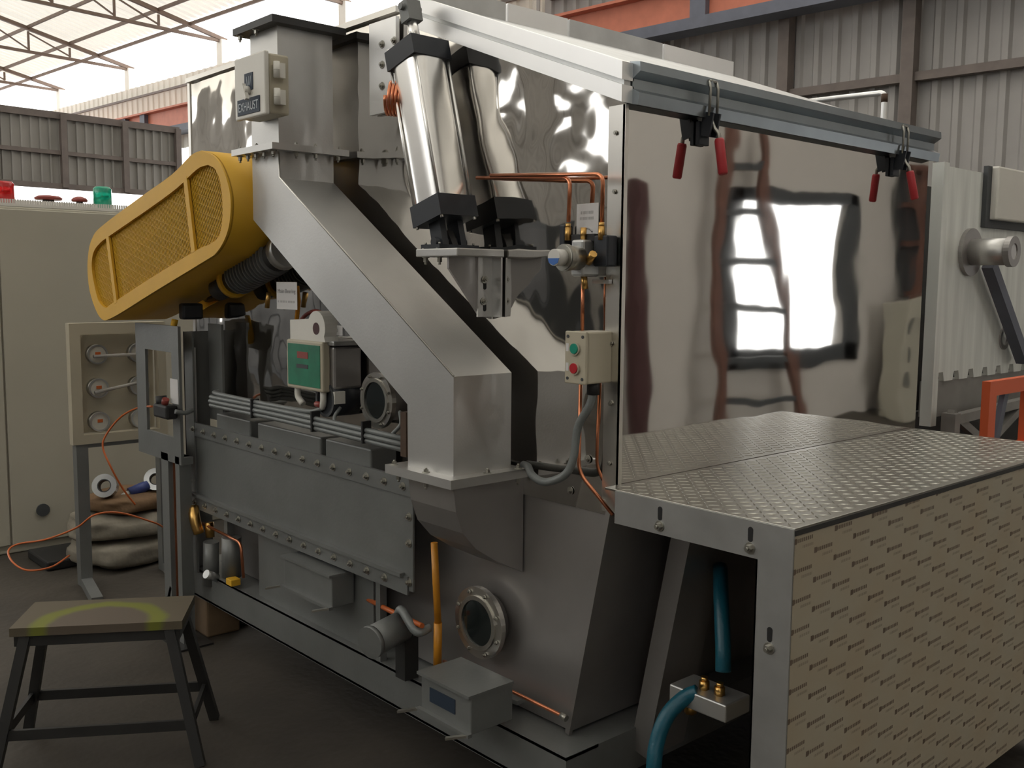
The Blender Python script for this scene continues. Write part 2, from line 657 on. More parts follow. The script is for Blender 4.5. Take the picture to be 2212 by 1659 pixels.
# left partition wall: a hanging band of brown-grey sheets with daylight above and below
lw = bpy.data.objects.new('wall_left', None)
COL.objects.link(lw)
lw['kind'] = 'structure'
WB['wall_left'] = Vector((0, 0, 0))
LU = -14.0
for i in range(9):
    v0 = 6.30-(i+1)*.82
    vs, fs = [], []
    prof = []
    for k in range(6):
        for dv, h in ((0, 0), (.098, 0), (.105, .03), (.130, .03)):
            prof.append((v0+k*.82/6+dv, h))
    prof.append((v0+.82, 0))
    for v, h in prof:
        vs += [hall(LU+h, v, 2.88), hall(LU+h, v, 3.92)]
    for k in range(len(prof)-1):
        fs.append((2*k, 2*k+1, 2*k+3, 2*k+2))
    MB().add(vs, fs).build('cladding_sheet', M['walldark'], lw)
for v in (5.37, 4.41, 3.4, 2.5, 6.27):
    MB().box((LU+.02, v-.045, 2.86), (LU+.11, v+.045, 3.95), HC).build('mullion', M['columnbrown'], lw)
for z, h in ((3.93, .05), (3.38, .03), (2.88, .04)):
    MB().box((LU+.015, -1.2, z-h), (LU+.08, 6.3, z+h), HC).build('rail', M['columnbrown'], lw)
for v in (6.27, 1.4):
    MB().box((LU-.05, v-.07, 0), (LU+.05, v+.07, 2.86), HC).build('column', M['columnbrown'], lw)

# wall on the operator's side, seen only as a reflection in the polished front panel
RX = 4.0
fw = bpy.data.objects.new('wall_right', None)
COL.objects.link(fw)
fw['kind'] = 'structure'
WB['wall_right'] = Vector((0, 0, 0))
g = MB()
g.box((RX, 1.8, 0), (RX+.15, 6.15, 5.2))
g.box((RX, 8.03, 0), (RX+.15, 12.5, 5.2))
g.box((RX, 6.15, 2.30), (RX+.15, 8.03, 5.2))
g.box((RX, 6.15, 0), (RX+.15, 8.03, .88))
g.build('plaster', M['beigewall'], fw)
win = bpy.data.objects.new('window_1', None)
COL.objects.link(win)
win['kind'] = 'structure'
WB['window_1'] = Vector((0, 0, 0))
g = MB()
for a, b in (((RX-.03, 6.05, 2.28), (RX+.03, 8.28, 2.42)), ((RX-.03, 6.05, .72), (RX+.03, 8.28, .92)), ((RX-.03, 6.02, .72), (RX+.03, 6.18, 2.42)), ((RX-.03, 8.02, .72), (RX+.03, 8.32, 2.42))):
    g.box(a, b)
g.build('window_frame', M['darkgrey'], win)

dk = thing('dark_reflection_row', 'dark housings added on the near side to darken the reflection in the side sheet', 'machine', (-9, -5.2, 0))  # unseen boxes added to darken the side sheet and block low light
for i in range(5):
    MB().bbox((-14.5+i*1.75, -5.9, 0), (-14.5+i*1.75+1.68, -5.0, 2.15+.18*(i % 2)), .02).build('housing', M['darkgrey'], dk)
    MB().box((-14.4+i*1.75, -4.99, .3), (-14.5+i*1.75+1.58, -4.97, 1.9)).build('door', M['darksteel'], dk)

hs = thing('outside_shed', 'pale gabled shed outside, seen through the reflected window', 'shed', (6, 15, 0))
MB().prism([(5.35, 0), (5.35, .95), (5.85, 1.22), (6.35, .95), (6.35, 0)], 'y', 14.6, 15.6).build('wall', M['beigewall'], hs)
MB().bar((5.3, 15.1, .94), (5.85, 15.1, 1.25), 1.1, .03).bar((6.4, 15.1, .94), (5.85, 15.1, 1.25), 1.1, .03).build('roof_edge', M['wallgrey'], hs)
MB().box((5.8, 14.58, .9), (5.9, 14.6, 1.05)).build('vent', M['darkgrey'], hs)

# wall on the near long side, behind the photographer
nw = bpy.data.objects.new('wall_front', None)
COL.objects.link(nw)
nw['kind'] = 'structure'
WB['wall_front'] = Vector((0, 0, 0))
for i in range(20):
    u0 = -30+i*1.9
    if u0 < -12.5:
        spans = [(u0, u0+1.9, 0, 6.3)]
    elif u0 < -3:
        spans = [(u0, u0+.95, 0, 4.85), (u0+.95, u0+1.9, 0, (2.9, 3.6, 4.2)[i % 3]), (u0+.95, u0+1.9, (4.3, 4.3, 4.7)[i % 3], 4.85)]
    else:
        spans = [(u0, u0+1.9, 0, 6.6)]
    for a, b, z0, z1 in spans:
        sheet(a, b, -8.6, z0, -8.6, z1, .3, .04, (HV.x, HV.y, 0)).build('cladding_sheet', M['walldark'], nw)
# end wall beyond the photographer
ew = bpy.data.objects.new('wall_end', None)
COL.objects.link(ew)
ew['kind'] = 'structure'
WB['wall_end'] = Vector((0, 0, 0))
for i in range(10):
    MB().box((8.9, -8.6+i*1.86, 0), (9.0, -8.6+(i+1)*1.86-.01, 8.9), HC).build('cladding_sheet', M['walldark'], ew)

# ================================================================== THE MACHINE BODY
mb_ = thing('industrial_oven', 'large polished steel machine body with mirror-like side and front panels', 'machine', (-1.2, .8, 0))
YB = 1.565
# dented polished side sheet (faces the camera's left) and front sheet, gently buckled like thin polished plate


def warped(nx, ny, fn, m, name, amp, sc, seed, nrm, label=None):
    vs, fs = [], []
    for j in range(ny+1):
        for i in range(nx+1):
            p, w = fn(i/nx, j/ny)
            q = Vector(p)*sc+Vector((seed, seed*.7, 0))
            vs.append(Vector(p)+Vector(nrm)*(noise.noise(q)*amp*w+noise.noise(q*2.3)*amp*.2*w))
    for j in range(ny):
        for i in range(nx):
            a = j*(nx+1)+i
            fs.append((a, a+1, a+nx+2, a+nx+1))
    b = MB().add(vs, fs, True)
    return b.build(name, m, mb_, label)


def sidefn(s, t):
    x = -2.45+2.45*s
    top = 2.32 if x < -.93 else (2.30-(x+.93)*.40)
    z = .915+(top-.915)*t
    w = min(1, 6*s*1.0, 8*(1-s), 6*t+.1, 6*(1-t)+.1)
    return (x, 0, z), max(0, w)


warped(150, 90, sidefn, M['mirror_side'], 'side_panel', .007, 3.0, 3.1, (0, -1, 0), 'dented mirror-polished side sheet behind the duct and cylinder')


def frontfn(s, t):
    w = min(1, 2.2*s, 3*(1-s), 5*t+.05, 6*(1-t)+.1)
    return (0, YB*s, .94+(1.95-.94)*t), w


warped(130, 100, frontfn, M['mirror'], 'front_panel', .0028, 2.2, 9.4, (1, 0, 0), 'wavy mirror-polished front sheet reflecting a window and a ladder')
MB().box((-2.45, .03, .95), (-.9, YB, 2.30)).prism([(-.9, .95), (-.03, .95), (-.03, 1.90), (-.9, 2.24)], 'y', .03, YB-.01).build('inner_casing', M['darksteel'], mb_)
MB().box((-2.458, -.004, .92), (-2.435, .03, 2.325)).build('end_trim', M['steel_edge'], mb_)
MB().bar((-2.45, 0, 2.325), (-.93, 0, 2.325), .03, .018).build('top_trim', M['steel_edge'], mb_)
MB().box((-.050, -.006, .925), (.003, -.0015, 1.925)).box((-.004, -.006, .925), (.004, .006, 1.925)).build('corner_trim', M['steel_edge'], mb_, 'bright folded corner strip between side and front sheets')
g = hexbolt((0, -1, 0), .006, .003, False)
cs = [(-.025, -.006, z) for z in (1.05, 1.20, 1.35, 1.58, 1.72, 1.86)]
copies(unit(g, 'rivet', M['bolt']), mb_, 'rivet', cs)
# lower body: hopper side with a raked front edge
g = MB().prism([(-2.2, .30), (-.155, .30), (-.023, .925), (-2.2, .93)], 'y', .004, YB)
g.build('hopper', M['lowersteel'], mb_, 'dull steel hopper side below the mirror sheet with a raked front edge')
g = MB().bar((-.158, -.004, .295), (-.024, -.004, .93), .016, .012, (0, 1, 0))
g.build('edge_strip', M['lowersteel'], mb_)
for p in ((1270, 992), (1232, 1060), (1306, 1084), (1322, 870)):
    q = at(*p, Y=-.003)
    copies(unit(hexbolt((0, -1, 0), .007, .004), 'bolt', M['bolt']), mb_, 'bolt', [q])
# base channel
g = MB()
g.box((-2.40, -.10, .17), (-.07, -.09, .29)).box((-2.40, -.10, .282), (-.07, .02, .292)).box((-2.40, -.10, .168), (-.07, .02, .178))
g.build('base_beam', M['greypaint'], mb_, 'long grey base channel along the floor')
g = MB()
g.box((-2.40, YB-.1, .17), (-.07, YB, .29)).box((-2.40, -.09, .17), (-2.30, YB, .29)).box((-.17, -.09, .17), (-.07, YB, .29))
g.build('base_frame', M['greypaint'], mb_)
for (x, y) in ((-2.3, 0.1), (-.35, .1), (-2.3, 1.45), (-.35, 1.45)):
    MB().cyl((x, y, .02), (x, y, .175), .025, 10).cyl((x, y, 0), (x, y, .025), .06, 14).build('levelling_foot', M['darksteel'], mb_)
# left end post and cross parts
g = MB().box((-2.285, -.125, .29), (-2.20, -.117, 1.285)).box((-2.285, -.125, .29), (-2.277, -.02, 1.285))
g.build('corner_post', M['greypaint'], mb_)
g = MB().box((-2.19, -.06, .93), (-2.07, -.05, 1.32))
g.build('post_plate', M['greypaint'], mb_)
# backing plates below the access cover
g = MB().box((-1.76, -.075, .29), (-.98, -.068, .60))
g.build('skirt_plate', M['greypaint'], mb_)
MB().box((-.93, -.10, .292), (-.905, -.075, .565)).build('skirt_rib', M['greypaint'], mb_)
MB().box((-2.0, -.10, .292), (-1.97, -.07, .565)).build('skirt_rib', M['greypaint'], mb_)
for (x0, x1) in ((-2.02, -1.74), (-1.68, -1.235), (-1.205, -.935)):
    MB().bbox((x0, -.112, .90), (x1, -.012, .975), .006).build('stiffener', M['greypaint'], mb_)
g = MB().box((-1.064, -.022, 2.02), (-.92, -.008, 2.30))
g.build('pivot_plate', M['lidsteel'], mb_, 'bright vertical plate with hex bolts behind the cylinder head')
cs = [at(*p, Y=-.022) for p in ((826, 96), (852, 88), (826, 140), (826, 186))]
copies(unit(hexbolt((0, -1, 0), .008, .006), 'bolt', M['bolt']), mb_, 'bolt', cs)
# little angle along the hopper foot
MB().bar((-.50, -.02, .325), (-.33, -.02, .33), .03, .012).build('foot_angle', M['greypaint'], mb_)

# ------------------------------------------------------------------ sloping lid with its galvanised front channel
lid = thing('oven_lid', 'bright sloping lid with double edge rail and dull front channel, topping the machine', 'lid', (-.4, .8, 1.93))


def lp(x, y, h):
    return (x, y, 1.931-.382*x+h)


g = MB()
g.box((-.83, .0, .02), (.0, YB, .085), lambda x, y, h: lp(x, y, h))
g.build('top_sheet', M['galv'], lid)
for (h0, h1, nm) in ((0., .040, 'lower_rail'), (.052, .094, 'upper_rail')):
    MB().box((-.845, -.030, h0), (.012, .012, h1), lambda x, y, h: lp(x, y, h)).build(nm, M['lidsteel'], lid)
MB().box((-.84, -.018, .036), (.008, .005, .056), lambda x, y, h: lp(x, y, h)).build('groove', M['galv'], lid)
for i, (y0, y1) in enumerate(((.0, .34), (.35, .62), (.63, 1.12), (1.13, YB))):
    MB().box((-.84, y0, 2.31), (-.825, y1, 2.388)).build('back_lip', M['lidsteel'] if i % 2 else M['galv'], lid)
g = MB()
g.prism([(0.002, 1.928), (.030, 1.922), (.034, 1.950), (.012, 1.962), (.012, 1.985), (.036, 2.000), (.034, 2.022), (.002, 2.026)], 'y', .008, 1.575)
g.build('front_channel', M['galvdark'], lid, 'dull blue-grey galvanised channel along the front of the lid')

# ------------------------------------------------------------------ exhaust duct
duct = thing('exhaust_duct', 'brushed steel square duct running down the side in a long diagonal', 'duct', (-.9, -.15, .99))
YN, YF = -.247, -.048
g = MB().prism([(-1.42, 1.915), (-1.42, 1.697), (-.552, 1.165), (-.55, .99), (-.35, .99), (-.35, 1.256), (-1.24, 1.82), (-1.24, 1.915)], 'y', YN, YF)
g.build('duct_body', M['brushed'], duct)
# bright folded seam along the upper outer edge
g = MB().tube([(-1.238, YN-.001, 1.90), (-1.238, YN-.001, 1.823), (-.349, YN-.001, 1.258)], .0028, 6)
g.build('seam', M['steel_edge'], duct)
MB().box((-1.42, YN, 1.925), (-1.24, YF, 2.30)).build('upper_section', M['brushed'], duct)
MB().box((-1.478, -.292, 1.905), (-1.20, -.012, 1.925)).build('upper_flange', M['brushed'], duct)
MB().box((-1.465, -.285, 2.290), (-1.20, -.02, 2.312)).build('top_flange', M['darksteel'], duct)
MB().box((-.605, -.285, .972), (-.312, -.020, .996)).build('lower_flange', M['brushed'], duct)
cs = []
for x in (-1.455, -1.40, -1.345, -1.29, -1.23):
    cs.append((x, -.272, 1.905))
for y in (-.20, -.13, -.045):
    cs.append((-1.215, y, 1.905))
copies(unit(hexbolt((0, 0, -1), .007, .012), 'bolt', M['bolt']), duct, 'bolt', cs)
copies(unit(hexbolt((0, 0, 1), .006, .006), 'bolt', M['bolt']), duct, 'bolt', [(x, y, 1.925) for x, y in ((-1.455, -.272), (-1.34, -.272), (-1.215, -.20), (-1.215, -.13), (-1.215, -.04))])
copies(unit(hexbolt((0, 0, 1), .007, .007), 'bolt', M['bolt']), duct, 'bolt', [(-.328, -.04, .996), (-.44, -.268, .996), (-.585, -.268, .996), (-.328, -.15, .996)])
copies(unit(hexbolt((0, 0, -1), .007, .012), 'bolt', M['bolt']), duct, 'bolt', [(-.565, -.268, .972), (-.44, -.268, .972), (-.328, -.04, .972), (-1.44, -.272, 2.29), (-1.33, -.272, 2.29)])
# chute under the flange, its outer side curving in to the hopper
prof = [(.972, YN), (.90, -.238), (.84, -.215), (.79, -.17), (.745, -.10), (.71, -.03), (.695, 0.)]
vs, fs = [], []
n = len(prof)
for (x, inset) in ((-.55, 0), (-.35, 0)):
    for z, y in prof:
        vs.append((x, y, z))
vs += [(-.55, 0, .972), (-.35, 0, .972)]
for i in range(n-1):
    fs.append((i, i+1, n+i+1, n+i))
fs.append(list(range(n))+[2*n])
fs.append((list(range(n, 2*n))+[2*n+1])[::-1])
g = MB().add(vs, fs)
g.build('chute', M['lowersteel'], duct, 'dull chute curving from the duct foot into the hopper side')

# ------------------------------------------------------------------ exhaust switch box on the duct
xb = thing('exhaust_switch_box', 'cream hinged switch box lettered EXHAUST on the left of the upper duct', 'switch box', (-1.25, -.29, 2.0))
MB().bbox((-1.352, -.318, 2.005), (-1.165, -.249, 2.185), .006).build('enclosure', M['cream'], xb)
MB().bbox((-1.357, -.336, 2.0), (-1.158, -.320, 2.190), .005).build('door', M['white_enamel'], xb)
for z in (2.055, 2.135):
    h = MB().cyl((-1.150, -.300, z-.024), (-1.150, -.300, z+.024), .010, 12)
    h.cyl((-1.150, -.300, z-.0012), (-1.150, -.300, z+.0012), .0106, 12)
    h.box((-1.165, -.298, z-.022), (-1.150, -.270, z+.022))
    h.build('hinge', M['white_enamel'], xb)
npl = MB().box((-1.335, -.3385, 2.012), (-1.190, -.336, 2.060)).build('nameplate', M['navyplate'], xb, 'dark nameplate lettered EXHAUST')
text_part('EXHAUST', .038, (-1.2625, -.3395, 2.034), (1, 0, 0), (0, 0, 1), M['plateink'], npl, fit=.128)
MB().box((-1.285, -.3385, 2.083), (-1.232, -.336, 2.135)).build('dial_plate', M['navyplate'], xb)
g = MB().cyl((-1.258, -.336, 2.082), (-1.258, -.356, 2.082), .013, 16)
g.bar((-1.266, -.352, 2.10), (-1.243, -.352, 2.052), .010, .012, (0, 1, 0))
g.build('rotary_switch', M['white_enamel'], xb, 'white rotary switch with a pointer handle')
g = MB()
for dx in (-.012, .004, .016):
    g.bar((-1.258+dx*.6, -.3388, 2.098), (-1.258+dx, -.3388, 2.125), .002, .001, (0, 1, 0))
g.build('dial_marks', M['plateink'], xb)

# ------------------------------------------------------------------ yellow belt guard
gd = thing('belt_guard', 'large yellow slanted belt guard with mesh windows, left of the duct', 'guard', (-2.1, -.15, 1.33))
GY, GB = -.30, -.04
gc1, gr1 = Vector((-1.735, 0, 1.765)), .205     # upper right pulley end
gc2, gr2 = Vector((-2.640, 0, 1.490)), .165     # lower left pulley end
_pts = [at(x, y, Y=GY) for x, y in ((435, 325), (463, 338), (484, 372), (497, 420), (497, 470), (488, 510), (468, 545), (440, 565), (330, 632), (270, 670), (238, 688), (222, 691), (208, 672), (194, 630), (189, 585), (191, 545), (199, 515), (218, 490), (300, 428), (370, 378), (412, 336))]
outer = [(p.x, p.z) for p in catmull(_pts+[_pts[0]], 4)][:-1]
_pin = [at(x, y, Y=GY) for x, y in ((449, 356), (465, 366), (476, 395), (480, 430), (480, 475), (473, 510), (452, 528), (425, 540), (330, 598), (270, 637), (238, 658), (228, 665), (213, 650), (203, 612), (198, 575), (202, 545), (216, 525), (240, 507), (320, 452), (380, 408), (425, 366))]
inner = [(p.x, p.z) for p in catmull(_pin+[_pin[0]], 4)][:-1]
n = len(outer)
vs = [(x, GY, z) for x, z in outer]+[(x, GY, z) for x, z in inner]+[(x, GY+.012, z) for x, z in outer]+[(x, GY+.012, z) for x, z in inner]
fs = []
for i in range(n):
    j = (i+1) % n
    fs += [(i, j, n+j, n+i), (2*n+i, 2*n+j, 3*n+j, 3*n+i), (i, j, 2*n+j, 2*n+i), (n+i, n+j, 3*n+j, 3*n+i)]
MB().add(vs, fs).build('front_rim', M['yellow'], gd)
sh = MB()
cx = sum(p[0] for p in outer)/n
cz = sum(p[1] for p in outer)/n
ins = [(cx+(x-cx)*.985, cz+(z-cz)*.985) for x, z in outer]
vs = [(x, GY+.006, z) for x, z in outer]+[(x, GB, z) for x, z in outer]+[(x, GY+.006, z) for x, z in ins]+[(x, GB, z) for x, z in ins]
fs = []
for i in range(n):
    j = (i+1) % n
    fs += [(i, j, n+j, n+i), (2*n+i, 2*n+j, 3*n+j, 3*n+i), (n+i, n+j, 3*n+j, 3*n+i), (i, j, 2*n+j, 2*n+i)]
sh.add(vs, fs, True)
sh.build('side_shell', M['yellow'], gd)
for a, b in (((402, 384), (420, 545)), ((234, 512), (252, 655))):
    MB().bar(at(*a, Y=GY+.004), at(*b, Y=GY+.004), .03, .010, (0, 1, 0)).build('cross_bar', M['yellow'], gd)


def clip(poly, p, d):
    """interval of the line p + t d inside a polygon"""
    ts = []
    k = len(poly)
    for i in range(k):
        a, b = poly[i], poly[(i+1) % k]
        ex, ez = b[0]-a[0], b[1]-a[1]
        den = d[0]*ez-d[1]*ex
        if abs(den) < 1e-9:
            continue
        t = ((a[0]-p[0])*ez-(a[1]-p[1])*ex)/den
        s = ((a[0]-p[0])*d[1]-(a[1]-p[1])*d[0])/den
        if 0 <= s < 1:
            ts.append(t)
    ts.sort()
    return [(ts[i], ts[i+1]) for i in range(0, len(ts)-1, 2)]


mesh_poly = [(cx+(x-cx)*1.03, cz+(z-cz)*1.03) for x, z in inner]
ms = MB()
for ang, pitch, w in ((-62, .0112, .0032), (-12, .030, .0014)):
    d = (math.cos(R(ang)), math.sin(R(ang)))
    nn = (-d[1], d[0])
    for k in range(-90, 91):
        p = (cx+nn[0]*k*pitch, cz+nn[1]*k*pitch)
        for t0, t1 in clip(mesh_poly, p, d):
            a = Vector((p[0]+d[0]*t0, GY+.014, p[1]+d[1]*t0))
            b = Vector((p[0]+d[0]*t1, GY+.014, p[1]+d[1]*t1))
            if (b-a).length > .01:
                ms.bar(a, b, w, .003, (0, 1, 0))
ms.build('mesh_screen', M['yellow'], gd, 'yellow expanded metal mesh', 'stuff')
# pulleys inside
for nm, c, r in (('pulley', gc1, .10), ('pulley', gc2, .085)):
    MB().cyl((c.x, -.20, c.z), (c.x, -.10, c.z), r, 24).cyl((c.x, -.24, c.z), (c.x, -.02, c.z), .025, 12).build(nm, M['darksteel'], gd)

belt = []
for c, r, a0, a1 in ((gc1, .105, -73, 107), (gc2, .09, 107, 287)):
    for k in range(17):
        a = R(a0+(a1-a0)*k/16)
        belt.append((c.x+r*math.cos(a), c.z+r*math.sin(a)))
MB().prism(belt, 'y', -.205, -.13).build('belt_dark_fill', M['blackrubber'], gd, 'dark belt-shaped slab added behind the mesh to darken the guard interior')  # solid slab added between the pulleys so the interior looks dark

# drive motor tucked under the guard
dm = thing('drive_motor', 'dark finned drive motor under the yellow guard', 'motor', (-1.6, -.1, 1.45))
a, b = at(508, 605, Y=-.10), at(612, 545, Y=-.10)
dirm = (b-a).normalized()
MB().cyl(a, b, .055, 20).build('housing', M['darksteel'], dm)
g = MB()
for k in range(13):
    p = a+(b-a)*(.12+k*.06)
    g.cyl(p, p+dirm*.008, .066, 20)
g.build('cooling_fins', M['greypaint'], dm)
MB().cyl(a-dirm*.02, a+dirm*.004, .066, 20).build('end_band', M['yellow'], dm)
MB().cyl(b-dirm*.012, b+dirm*.03, .062, 20).build('end_cap', M['galv'], dm)
g = MB().cyl(a-dirm*.14, a-dirm*.02, .045, 16)
g.build('gearbox', M['black'], dm)
g = MB().bbox(at(385, 690, Y=-.14), at(440, 655, Y=-.05), .01).build('mounting', M['black'], dm)

# ------------------------------------------------------------------ bolted access cover
ac = thing('access_cover', 'long grey access cover with rows of hex bolts along its edges', 'cover', (-1.5, -.12, .57))
X0, X1, Z0, Z1 = -2.255, -.705, .572, .918
MB().bbox((X0, -.118, Z0), (X1, -.110, Z1), .002).build('plate', M['greypaint'], ac)
MB().box((X0, -.124, Z1-.055), (X1, -.118, Z1)).build('upper_strip', M['greypaint'], ac)
MB().box((X0, -.124, Z0-.012), (X1-.02, -.118, Z0+.045)).build('lower_strip', M['greypaint'], ac)
MB().bar((X0+.02, -.128, Z0+.047), (X1-.04, -.128, Z0+.047), .018, .012).build('ledge', M['greypaint'], ac)
xs = [X0+.045+i*(X1-X0-.085)/15 for i in range(16)]
locs = [(x, -.124, Z1-.028) for x in xs]+[(x, -.124, Z0+.016) for x in xs[:-1]]+[(X1-.018, -.118, z) for z in (.60, .72, .80)]+[(X0+.018, -.118, z) for z in (.67, .76)]
copies(unit(hexbolt((0, -1, 0), .0085, .0075), 'bolt', M['bolt']), ac, 'bolt', locs)

# ------------------------------------------------------------------ pneumatic cylinder, its bracket and coils
AB, AT = Vector((-.575, -.098, 1.665)), Vector((-.712, -.098, 2.165))
AX = (AT-AB).normalized()
SY = Vector((0, 1, 0))
SX = SY.cross(AX).normalized()
cyl = thing('pneumatic_cylinder', 'big tilted pneumatic cylinder with shiny barrel and black end caps', 'cylinder', (-.56, -.098, 1.6))


def along(t, sx=0, sy=0):
    return AB+AX*t+SX*sx+SY*sy


LEN = (AT-AB).length
HW = .066
MB().obox(along(.028), SX, SY, AX, HW, HW, .030).build('base_cap', M['black'], cyl)
MB().obox(along(LEN-.032), SX, SY, AX, HW, HW, .028).build('head_cap', M['black'], cyl)
g = MB()
bp_ = []
for k in range(64):
    a = 2*math.pi*k/64
    ca_, sa_ = math.cos(a), math.sin(a)
    q = .0625/((abs(ca_)**4+abs(sa_)**4)**.25)
    bp_.append((q*ca_, q*sa_))
g.add([along(t, x, y) for t in (.058, LEN-.058) for x, y in bp_], [(k, (k+1) % 64, 64+(k+1) % 64, 64+k) for k in range(64)], True)
g.build('barrel', M['alu'], cyl)
for sx in (-1, 1):
    for sy in (-1, 1):
        MB().cyl(along(-.008, sx*.0575, sy*.0575), along(LEN+.004, sx*.0575, sy*.0575), .0045, 10).build('tie_rod', M['alu'], cyl)
MB().cyl(along(LEN-.004), along(LEN+.085), .016, 20).cyl(along(LEN-.004), along(LEN+.012), .028, 24).build('piston_rod', M['alu'], cyl)
g = MB().obox(along(LEN+.10), SX, SY, AX, .020, .024, .030).cyl(along(LEN+.112, 0, -.035), along(LEN+.112, 0, .035), .010, 12)
g.build('rod_clevis', M['greypaint'], cyl)
g = MB()
for sy in (-.032, .032):
    g.obox(along(-.045, 0, sy), SX, SY, AX, .024, .010, .050)
g.cyl(along(-.06, 0, -.055), along(-.06, 0, .055), .013, 14)
g.build('base_clevis', M['black'], cyl)

bk = thing('cylinder_bracket', 'welded steel bracket with triangular gusset carrying the tilted cylinder', 'bracket', (-.52, -.08, 1.4))
MB().bbox((-.615, -.172, 1.566), (-.432, -.004, 1.588), .003).build('top_plate', M['brushed'], bk)
MB().prism([(-.158, 1.566), (-.158, 1.535), (-.050, 1.405), (-.004, 1.395), (-.004, 1.566)], 'x', -.492, -.484).build('gusset', M['lowersteel'], bk)
g = MB().box((-.484, -.060, 1.402), (-.478, -.004, 1.566)).box((-.484, -.010, 1.402), (-.440, -.004, 1.566))
g.build('angle', M['brushed'], bk)
for z in (1.495, 1.435):
    MB().prism([(-.036+.006*math.cos(t), z+(.012 if math.sin(t) > 0 else -.012)+.006*math.sin(t)) for t in [2*math.pi*k/14 for k in range(14)]], 'x', -.4785, -.4772).build('slot', M['blackrubber'], bk)
copies(unit(hexbolt((1, 0, 0), .007, .007), 'bolt', M['bolt']), bk, 'bolt', [(-.477, -.038, 1.505), (-.477, -.040, 1.445)])
MB().obox((-.565, -.09, 1.594), (1, 0, 0), (0, 1, 0), (0, 0, 1), .042, .070, .006).build('clevis_base', M['black'], bk)
MB().prism([(-.60, 1.60), (-.60, 1.612), (-.585, 1.64), (-.555, 1.64), (-.53, 1.60)], 'y', -.108, -.088).build('lug', M['darksteel'], bk)
copies(unit(hexbolt((0, 0, 1), .007, .010), 'bolt', M['bolt']), bk, 'bolt', [(-.598, -.150, 1.588), (-.535, -.150, 1.588), (-.535, -.03, 1.588)])
copies(unit(hexbolt((0, 0, -1), .007, .012), 'bolt', M['bolt']), bk, 'bolt', [(-.598, -.150, 1.566), (-.535, -.150, 1.566)])


def coil(name, c, axis, rad, r, turns, pitch, label):
    axis = Vector(axis).normalized()
    e1 = axis.cross(Vector((0, 0, 1))).normalized()
    e2 = axis.cross(e1)
    P = []
    for k in range(turns*20+1):
        a = 2*math.pi*k/20
        P.append(Vector(c)+axis*(k/20*pitch)+(e1*math.cos(a)+e2*math.sin(a))*rad)
    return solo(MB().tube(P, r, 7), name, M['copper'], label, 'coil')


coil('copper_coil', at(838, 212, Y=-.15), (.75, .75, -.1), .046, .0048, 8, .0100, 'copper tube coil of many tight turns beside the cylinder head, left of the barrel')
coil('copper_coil', at(896, 441, Y=-.10), (.75, .75, .1), .030, .0042, 3, .0105, 'small copper tube coil of three turns left of the cylinder base cap')

# ------------------------------------------------------------------ copper air lines on the side sheet
YP = -.045
p = lambda x, y, Y=YP: at(x, y, Y=Y)
path = fillet([p(1030, 384, -.03), p(1232, 384), p(1228, 480)], .025)
solo(MB().tube(path, .0052, 8), 'copper_tube', M['copper'], 'copper tube bending down into the left brass fitting of the valve', 'tube')
path = fillet([p(1060, 379, -.045), p(1303, 376, -.058), p(1300, 482)], .025)
solo(MB().tube(path, .0052, 8), 'copper_tube', M['copper'], 'longer copper tube bending down beside the white tag at the right brass fitting', 'tube')
solo(MB().tube([p(1259, 590, -.04), p(1258, 720, -.04)], .0048, 8), 'copper_tube', M['copper'], 'straight copper tube between the regulator and the push-button box', 'tube')
path = fillet([p(1254, 828, -.035), p(1250, 1020, -.035), p(1324, 1112, -.02)], .03)
solo(MB().tube(path, .0048, 8), 'copper_tube', M['copper'], 'copper tube running below the push-button box and slanting to the corner of the step box', 'tube')
path = [p(958, 1428, -.03), p(1085, 1483, -.03), p(1212, 1545, -.03)]
t_ = solo(MB().tube(path, .005, 8), 'copper_tube', M['copper'], 'thin copper tube along the foot of the hopper below the round port', 'tube')
MB().cyl(path[2], path[2]+Vector((.02, 0, -.003)), .009, 8).build('end_fitting', M['bolt'], t_)

# valve and regulator
rg = thing('pressure_regulator', 'pneumatic regulator with a blue-rimmed knob and brass fittings by the corner of the side sheet', 'regulator', (-.085, -.04, 1.5))
c0 = at(1262, 558, Y=-.05)
MB().bbox(c0+Vector((-.022, -.025, -.045)), c0+Vector((.020, .035, .045)), .006).build('body', M['galv'], rg)
MB().cyl(c0+Vector((0, -.02, 0)), c0+Vector((0, -.075, 0)), .030, 20).ring(c0+Vector((0, -.06, 0)), (0, -1, 0), .033, .022, .012).build('bonnet', M['bolt'], rg)
kb = MB().cyl(c0+Vector((0, -.075, 0)), c0+Vector((0, -.105, 0)), .020, 20).build('knob', M['whiteplastic'], rg)
MB().prism([(c0.x-.019, c0.z-.002), (c0.x+.019, c0.z-.002), (c0.x+.015, c0.z-.013), (c0.x, c0.z-.019), (c0.x-.015, c0.z-.013)], 'y', c0.y-.1065, c0.y-.105).build('blue_mark', M['blue'], kb)
MB().bbox(c0+Vector((.028, .002, -.02)), c0+Vector((.075, .038, .055)), .004).build('valve_block', M['black'], rg)
MB().bbox(c0+Vector((-.052, .004, .040)), c0+Vector((.03, .044, .060)), .003).build('manifold', M['blackrubber'], rg)
MB().bbox(c0+Vector((-.094, .004, .015)), c0+Vector((-.074, .036, .085)), .004).build('lever_valve', M['black'], rg)
for q in (p(1227, 502), p(1299, 500)):
    MB().cyl(q+Vector((0, 0, -.020)), q+Vector((0, 0, .012)), .0085, 6).cyl(q+Vector((0, 0, .010)), q+Vector((0, 0, .022)), .007, 8).build('brass_fitting', M['brass'], rg)
MB().cyl(c0+Vector((-.004, .0, .045)), c0+Vector((-.004, .0, .075)), .008, 6).build('brass_nipple', M['brass'], rg)
